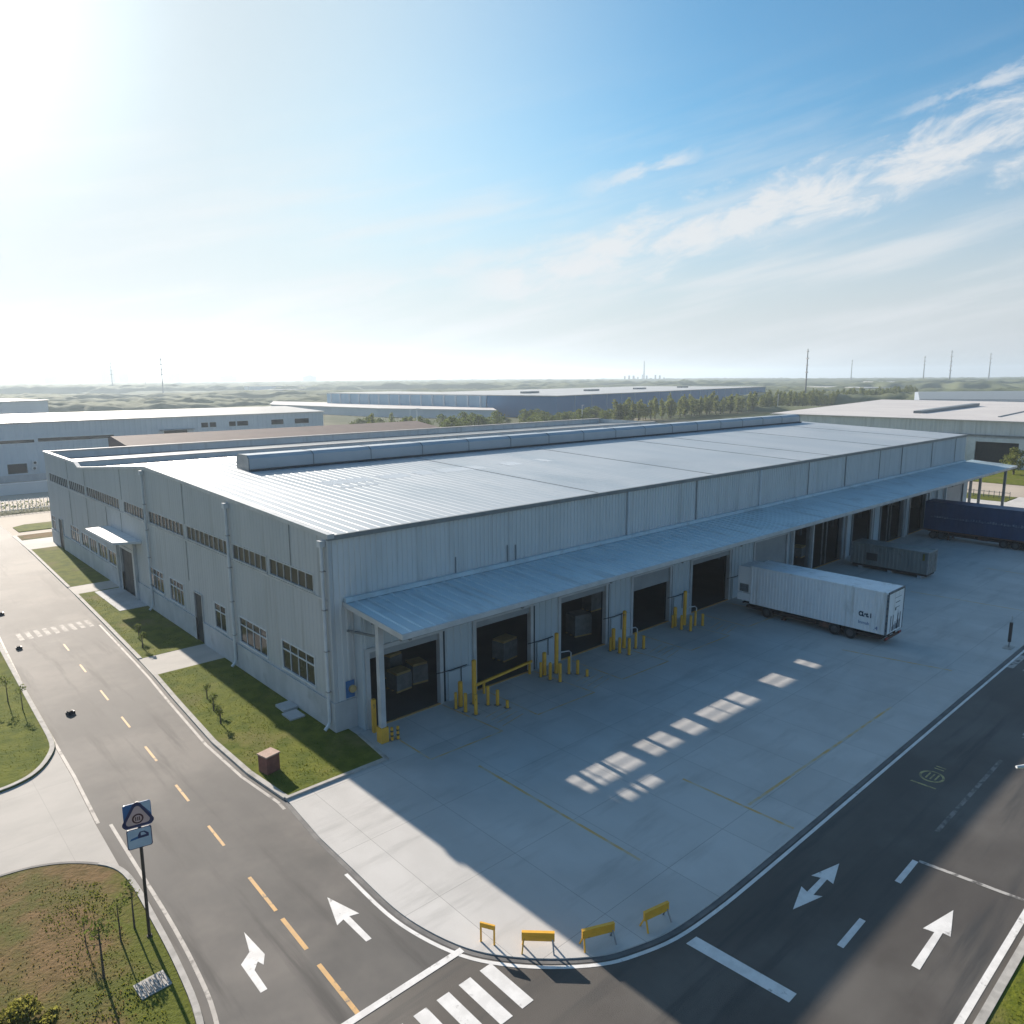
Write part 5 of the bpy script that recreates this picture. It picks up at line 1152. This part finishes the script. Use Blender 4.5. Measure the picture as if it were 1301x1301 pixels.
g = MB(); g.bar((200, 20, 11.0), (300, 30, 11.0), 0.4, 0.3); g.build('roof_seam', 'trim_dark', t)
t = thing('far_hall', 'white edged grey roofed hall behind the neighbour roof', 'building')
P_ = [(398, 112), (425, 60), (720, 90), (600, 185)]
slab(P_, -0.3, 8.2, 'pale_wall', 'wall', t); slab(P_, 8.2, 9.0, 'white_metal', 'fascia', t); slab([(402, 111), (428, 63), (715, 92), (598, 182)], 9.0, 9.3, 'trim_dark', 'roof', t)
# small far blocks
for k, (x, y, w, d, h, lb) in enumerate(((560, 1180, 120, 20, 9, 'low distant white shed in the hazy fields left of the mast'), (430, 900, 60, 18, 7, 'tiny distant shed among trees beyond the white factory'), (1500, 560, 160, 40, 9, 'far pale roofed shed in the fields on the right'), (1000, 420, 130, 40, 6, 'far flat grey shed behind the right poplars'))):
    t = thing('distant_shed', lb, 'building', (x, y, 0), R(20 * k)); slab([(-w / 2, -d / 2), (w / 2, -d / 2), (w / 2, d / 2), (-w / 2, d / 2)], -0.3, h, 'pale_wall', 'wall', t); slab([(-w / 2 - 1, -d / 2 - 1), (w / 2 + 1, -d / 2 - 1), (w / 2 + 1, d / 2 + 1), (-w / 2 - 1, d / 2 + 1)], h, h + 0.6, 'pale_roof', 'roof', t)
for k, (a, dist, w, h) in enumerate(((14.5, 3300, 50, 62), (15.4, 3300, 34, 44), (12.4, 3400, 60, 40), (18.5, 3500, 45, 48), (11.2, 3200, 40, 34), (10.1, 3600, 40, 46), (22.0, 3600, 70, 34), (27.5, 3500, 60, 32))):
    x = -21 + dist * math.sin(R(a)); y = -39 + dist * math.cos(R(a))
    t = thing('city_block', ('tallest hazy tower block', 'narrow hazy block right of the tallest', 'broad hazy block left of the tallest', 'hazy block standing alone', 'low hazy block near the left edge', 'leftmost hazy block', 'wide low hazy block', 'wide low hazy block farthest right')[k] + ' on the skyline', 'building', (x, y, 0), R(-a), 'hazy town blocks on the horizon')
    slab([(-w / 2, -15), (w / 2, -15), (w / 2, 15), (-w / 2, 15)], -0.3, h, 'mast', 'wall', t); slab([(-w / 5, -6), (w / 5, -6), (w / 5, 6), (-w / 5, 6)], h, h + 5, 'mast', 'roof_house', t)

# ------------------------------------------------------------------ masts and chimney
def mast(x, y, h, label, w=0.9, arms=3, base=None, name='mast'):
    t = thing(name, label, 'mast', (x, y, 0), 0.7, 'radio and power masts on the horizon')
    g = MB(); g.tube([(0, 0, 0), (0, 0, h)], w, 6, r2=w * 0.45); g.build('pole', base or 'mast', t)
    for k in range(arms):
        z = h * (0.95 - 0.13 * k); L_ = h * (0.055 + 0.02 * (k % 2)); g = MB(); g.box(-L_, L_, -w * .4, w * .4, z - w * .5, z + w * .5); g.build('crossarm', 'mast', t)
mast(385, 1508, 54, 'leftmost thin mast with crossarms behind the white factory', 1.1, 4)
mast(470, 1600, 30, 'short mast between two taller ones on the left', 0.9, 1)
mast(312, 1002, 49, 'taller dark mast with crossarms behind the white factory', 0.9, 4)
mast(1731, 2614, 68, 'left one of a pale pair of masts beyond the pale blue building', 1.6, 2)
mast(1783, 2590, 70, 'right one of a pale pair of masts beyond the pale blue building', 1.6, 3)
mast(2127, 2582, 92, 'faint lone mast beyond the blue warehouse corner', 1.6, 2)
mast(603, 274, 44, 'lattice mast with a white foot rising behind the poplars', 0.8, 5)
mast(1957, 833, 62, 'short mast right of the lattice one', 1.5, 2)
mast(2000, 674, 68, 'mast on the right left of the tall crossarm one', 1.7, 3)
mast(1717, 523, 72, 'tall crossarm mast above the far hall', 1.5, 5)
mast(2100, 560, 74, 'rightmost mast near the picture edge', 1.7, 3)
t = thing('refinery', 'distant chimney with small towers on the horizon', 'factory', (2640, 2033, 0))
g = MB(); g.tube([(0, 0, 0), (0, 0, 88)], 4.0, 10, r2=2.2); g.build('chimney', 'mast', t)
for k in range(10):
    a = -70 + k * 16; h = random.uniform(16, 31); g = MB(); g.tube([(a, -a * 0.7, 0), (a, -a * 0.7, h)], random.uniform(2, 5), 8); g.build('tower', 'mast', t)
for (x, y, h, lb) in ((139, 188, 10.5, 'thin white lamp post beside the brown shed'), (232, 192, 9, 'white lamp post among the bushes below the blue warehouse'), (430, 205, 10, 'white lamp post within the poplar row'), (165, 230, 8, 'white lamp post before the low white hall')):
    t = thing('lamp_post', lb, 'lamp post', (x, y, 0), 0, 'white lamp posts beyond the warehouse'); g = MB(); g.tube([(0, 0, 0), (0, 0, h)], 0.22, 8, r2=0.12); g.build('pole', 'white_metal', t); g = MB(); g.box(-0.2, 1.2, -0.15, 0.15, h, h + 0.15); g.build('lamp_head', 'white_metal', t)

# ------------------------------------------------------------------ trees
def tree(kind, h, w, n, s, leaf, seed):
    t = thing(kind, 'x', 'tree'); rr = random.Random(seed)
    g = MB(); g.tube([(0, 0, 0), (0.1, 0, h * .5), (0.05, 0.05, h * .85)], 0.22, 7, r2=0.05)
    for k in range(6): z = h * rr.uniform(.25, .6); a = rr.uniform(0, 6.28); g.tube([(0.05, 0, z), (math.cos(a) * w * .6, math.sin(a) * w * .6, z + h * .15)], 0.07, 5, r2=0.02)
    g.build('trunk', 'bark', t)
    g = MB(); m = 9
    for k in range(m):
        q = (k + 0.5) / m; z = h * (0.2 + 0.78 * q); wr = w * (1.0 - abs(q - 0.4) ** 1.5 * 1.5)
        leaves(g, (rr.uniform(-.25, .25) * w, rr.uniform(-.25, .25) * w, z), (max(.3, wr) * rr.uniform(.8, 1.1), max(.3, wr) * rr.uniform(.8, 1.1), h * .13), n // m, s, seed=seed * 17 + k, shell=0.2)
    g.build('crown', leaf, t); return t
PT = [tree('poplar_tree', 10.0, 2.0, 420, 0.42, 'leaf_poplar', 40 + k) for k in range(3)]
used = [False] * 3; rt = random.Random(5)
def put(x, y, sc, label, group):
    k = rt.randrange(3)
    o = PT[k] if not used[k] else dup(PT[k]); used[k] = True
    o.location = (x, y, -0.1); o.rotation_euler = (0, 0, rt.uniform(0, 6.28)); o.scale = (sc * rt.uniform(.9, 1.6), sc * rt.uniform(.9, 1.6), sc * rt.uniform(.8, 1.12)); o['label'] = label; o['group'] = group
for k in range(130):
    f = k / 129
    put(262 + 480 * f ** 1.15 + rt.uniform(-2, 2), 197 + 38 * f + rt.uniform(-2, 2), rt.uniform(0.8, 1.05), 'green poplar in the front row below the blue warehouse', 'front row of poplars')
for k in range(84):
    f = k / 83
    put(330 + 470 * f + rt.uniform(-3, 3), 216 + 42 * f + rt.uniform(-2, 2), rt.uniform(0.9, 1.15), 'green poplar in the back row below the blue warehouse', 'back row of poplars')
BT = tree('bush_tree', 4.2, 2.4, 520, 0.24, 'leaf', 77); ub = False
for k in range(80):
    o = BT if not ub else dup(BT); ub = True
    f = rt.random(); x = 140 + 135 * f + rt.uniform(-8, 8); y = 215 + rt.uniform(-14, 26) - 15 * f; sc = rt.uniform(.7, 1.6)
    o.location = (x, y, -0.2); o.rotation_euler = (0, 0, rt.uniform(0, 6)); o.scale = (sc * 1.2, sc * 1.2, sc); o['label'] = 'low bushy tree on the rough ground before the blue warehouse'; o['group'] = 'bushy trees before the blue warehouse'
NT = tree('broadleaf_tree', 6.0, 2.6, 1500, 0.22, 'leaf_poplar', 91); un = False
for (x, y, sc, lb) in ((170, 8, 0.95, 'bushy green tree by the dark gateway'), (168, 3, 0.7, 'smaller green tree right of the bushy one by the gateway'), (165, -3, 0.8, 'green tree at the right picture edge below the canopy line'), (176, 24, 0.8, 'green tree left of the dark gateway')):
    o = dup(NT) if un else NT; un = True; o.location = (x, y, 0); o.scale = (sc, sc, sc); o['label'] = lb; o['group'] = 'trees by the neighbour gateway'
for (x, y, sc, lb) in ((150, 208, 1.7, 'slim tree before the left end of the low white hall'), (143, 225, 1.9, 'taller slim tree at the end of the white factory'), (172, 255, 1.5, 'small tree under the white hall roof')):
    o = dup(PT[1]); o.location = (x, y, 0); o.scale = (sc * .55, sc * .55, sc * .38); o['label'] = lb; o['group'] = 'slim trees before the white hall'
# far woods that read as one mass: bumpy continuous canopies
from mathutils import noise as MN
def woods(name, label, items, hgt, seed):
    rr = random.Random(seed); g = MB()
    for (a0, a1, d0, d1, n) in items:
        for _ in range(n):
            a = R(rr.uniform(a0, a1)); d = rr.uniform(d0, d1); cx = -21 + d * math.sin(a); cy = -39 + d * math.cos(a)
            ang = rr.uniform(-0.5, 0.5) - a; lx = rr.uniform(0.05, 0.16) * d; ly = rr.uniform(0.012, 0.03) * d + 8; hh = hgt * rr.uniform(0.7, 1.2)
            nu = 44; nv = 7; k = len(g.v); ca, sa = math.cos(ang), math.sin(ang)
            for j in range(nv + 1):
                for i in range(nu + 1):
                    p = i / nu * 2 - 1; q = j / nv * 2 - 1; e = max(0.0, 1 - p ** 6) ; f = max(0.0, 1 - q ** 4)
                    ox = p * lx; oy = q * ly * (0.7 + 0.6 * MN.noise(Vector((p * 4 + cx, 3.1, seed)))); x = cx + ox * ca - oy * sa; y = cy + ox * sa + oy * ca
                    z = hh * min(e, f) * (0.78 + 0.3 * MN.noise(Vector((x * 0.05, y * 0.05, seed))) + 0.25 * MN.noise(Vector((x * 0.2, y * 0.2, 2.0)))) - 0.3
                    g.v.append((x, y, z))
            for j in range(nv):
                for i in range(nu):
                    w = k + j * (nu + 1) + i; g.f.append((w, w + 1, w + nu + 2, w + nu + 1))
    tag(g.build(name, 'woods', smooth=True), label, 'woods', kind='stuff')
woods('middle_woods', 'hazy woods and thickets between the near buildings and the horizon', [(6, 34, 560, 1000, 34), (30, 47, 640, 1000, 26), (60, 82, 640, 1100, 34), (47, 62, 900, 1400, 30)], 8, 21)
woods('distant_woods', 'pale tree line along the horizon', [(5, 82, 1300, 2400, 110), (5, 82, 2400, 4200, 150)], 13, 22)
woods('low_scrub', 'scrub in the far fields', [(5, 82, 500, 1500, 50)], 3.5, 23)

# ------------------------------------------------------------------ haze
def haze():
    g = MB(); g.box(-8200, 8200, -8200, 8200, -1.6, 100.0); o = g.build('haze', 'field'); o['kind'] = 'stuff'; o['label'] = 'thin pale daylight haze over the plain'; o['category'] = 'haze'
    m = bpy.data.materials.new('haze'); m.use_nodes = True; N = m.node_tree.nodes; N.clear()
    v_ = N.new('ShaderNodeVolumePrincipled'); v_.inputs['Density'].default_value = 0.00025; v_.inputs['Color'].default_value = (0.74, 0.88, 1.0, 1); v_.inputs['Anisotropy'].default_value = 0.4
    out = N.new('ShaderNodeOutputMaterial'); m.node_tree.links.new(v_.outputs[0], out.inputs['Volume'])
    o.data.materials.clear(); o.data.materials.append(m)
    return o
haze()
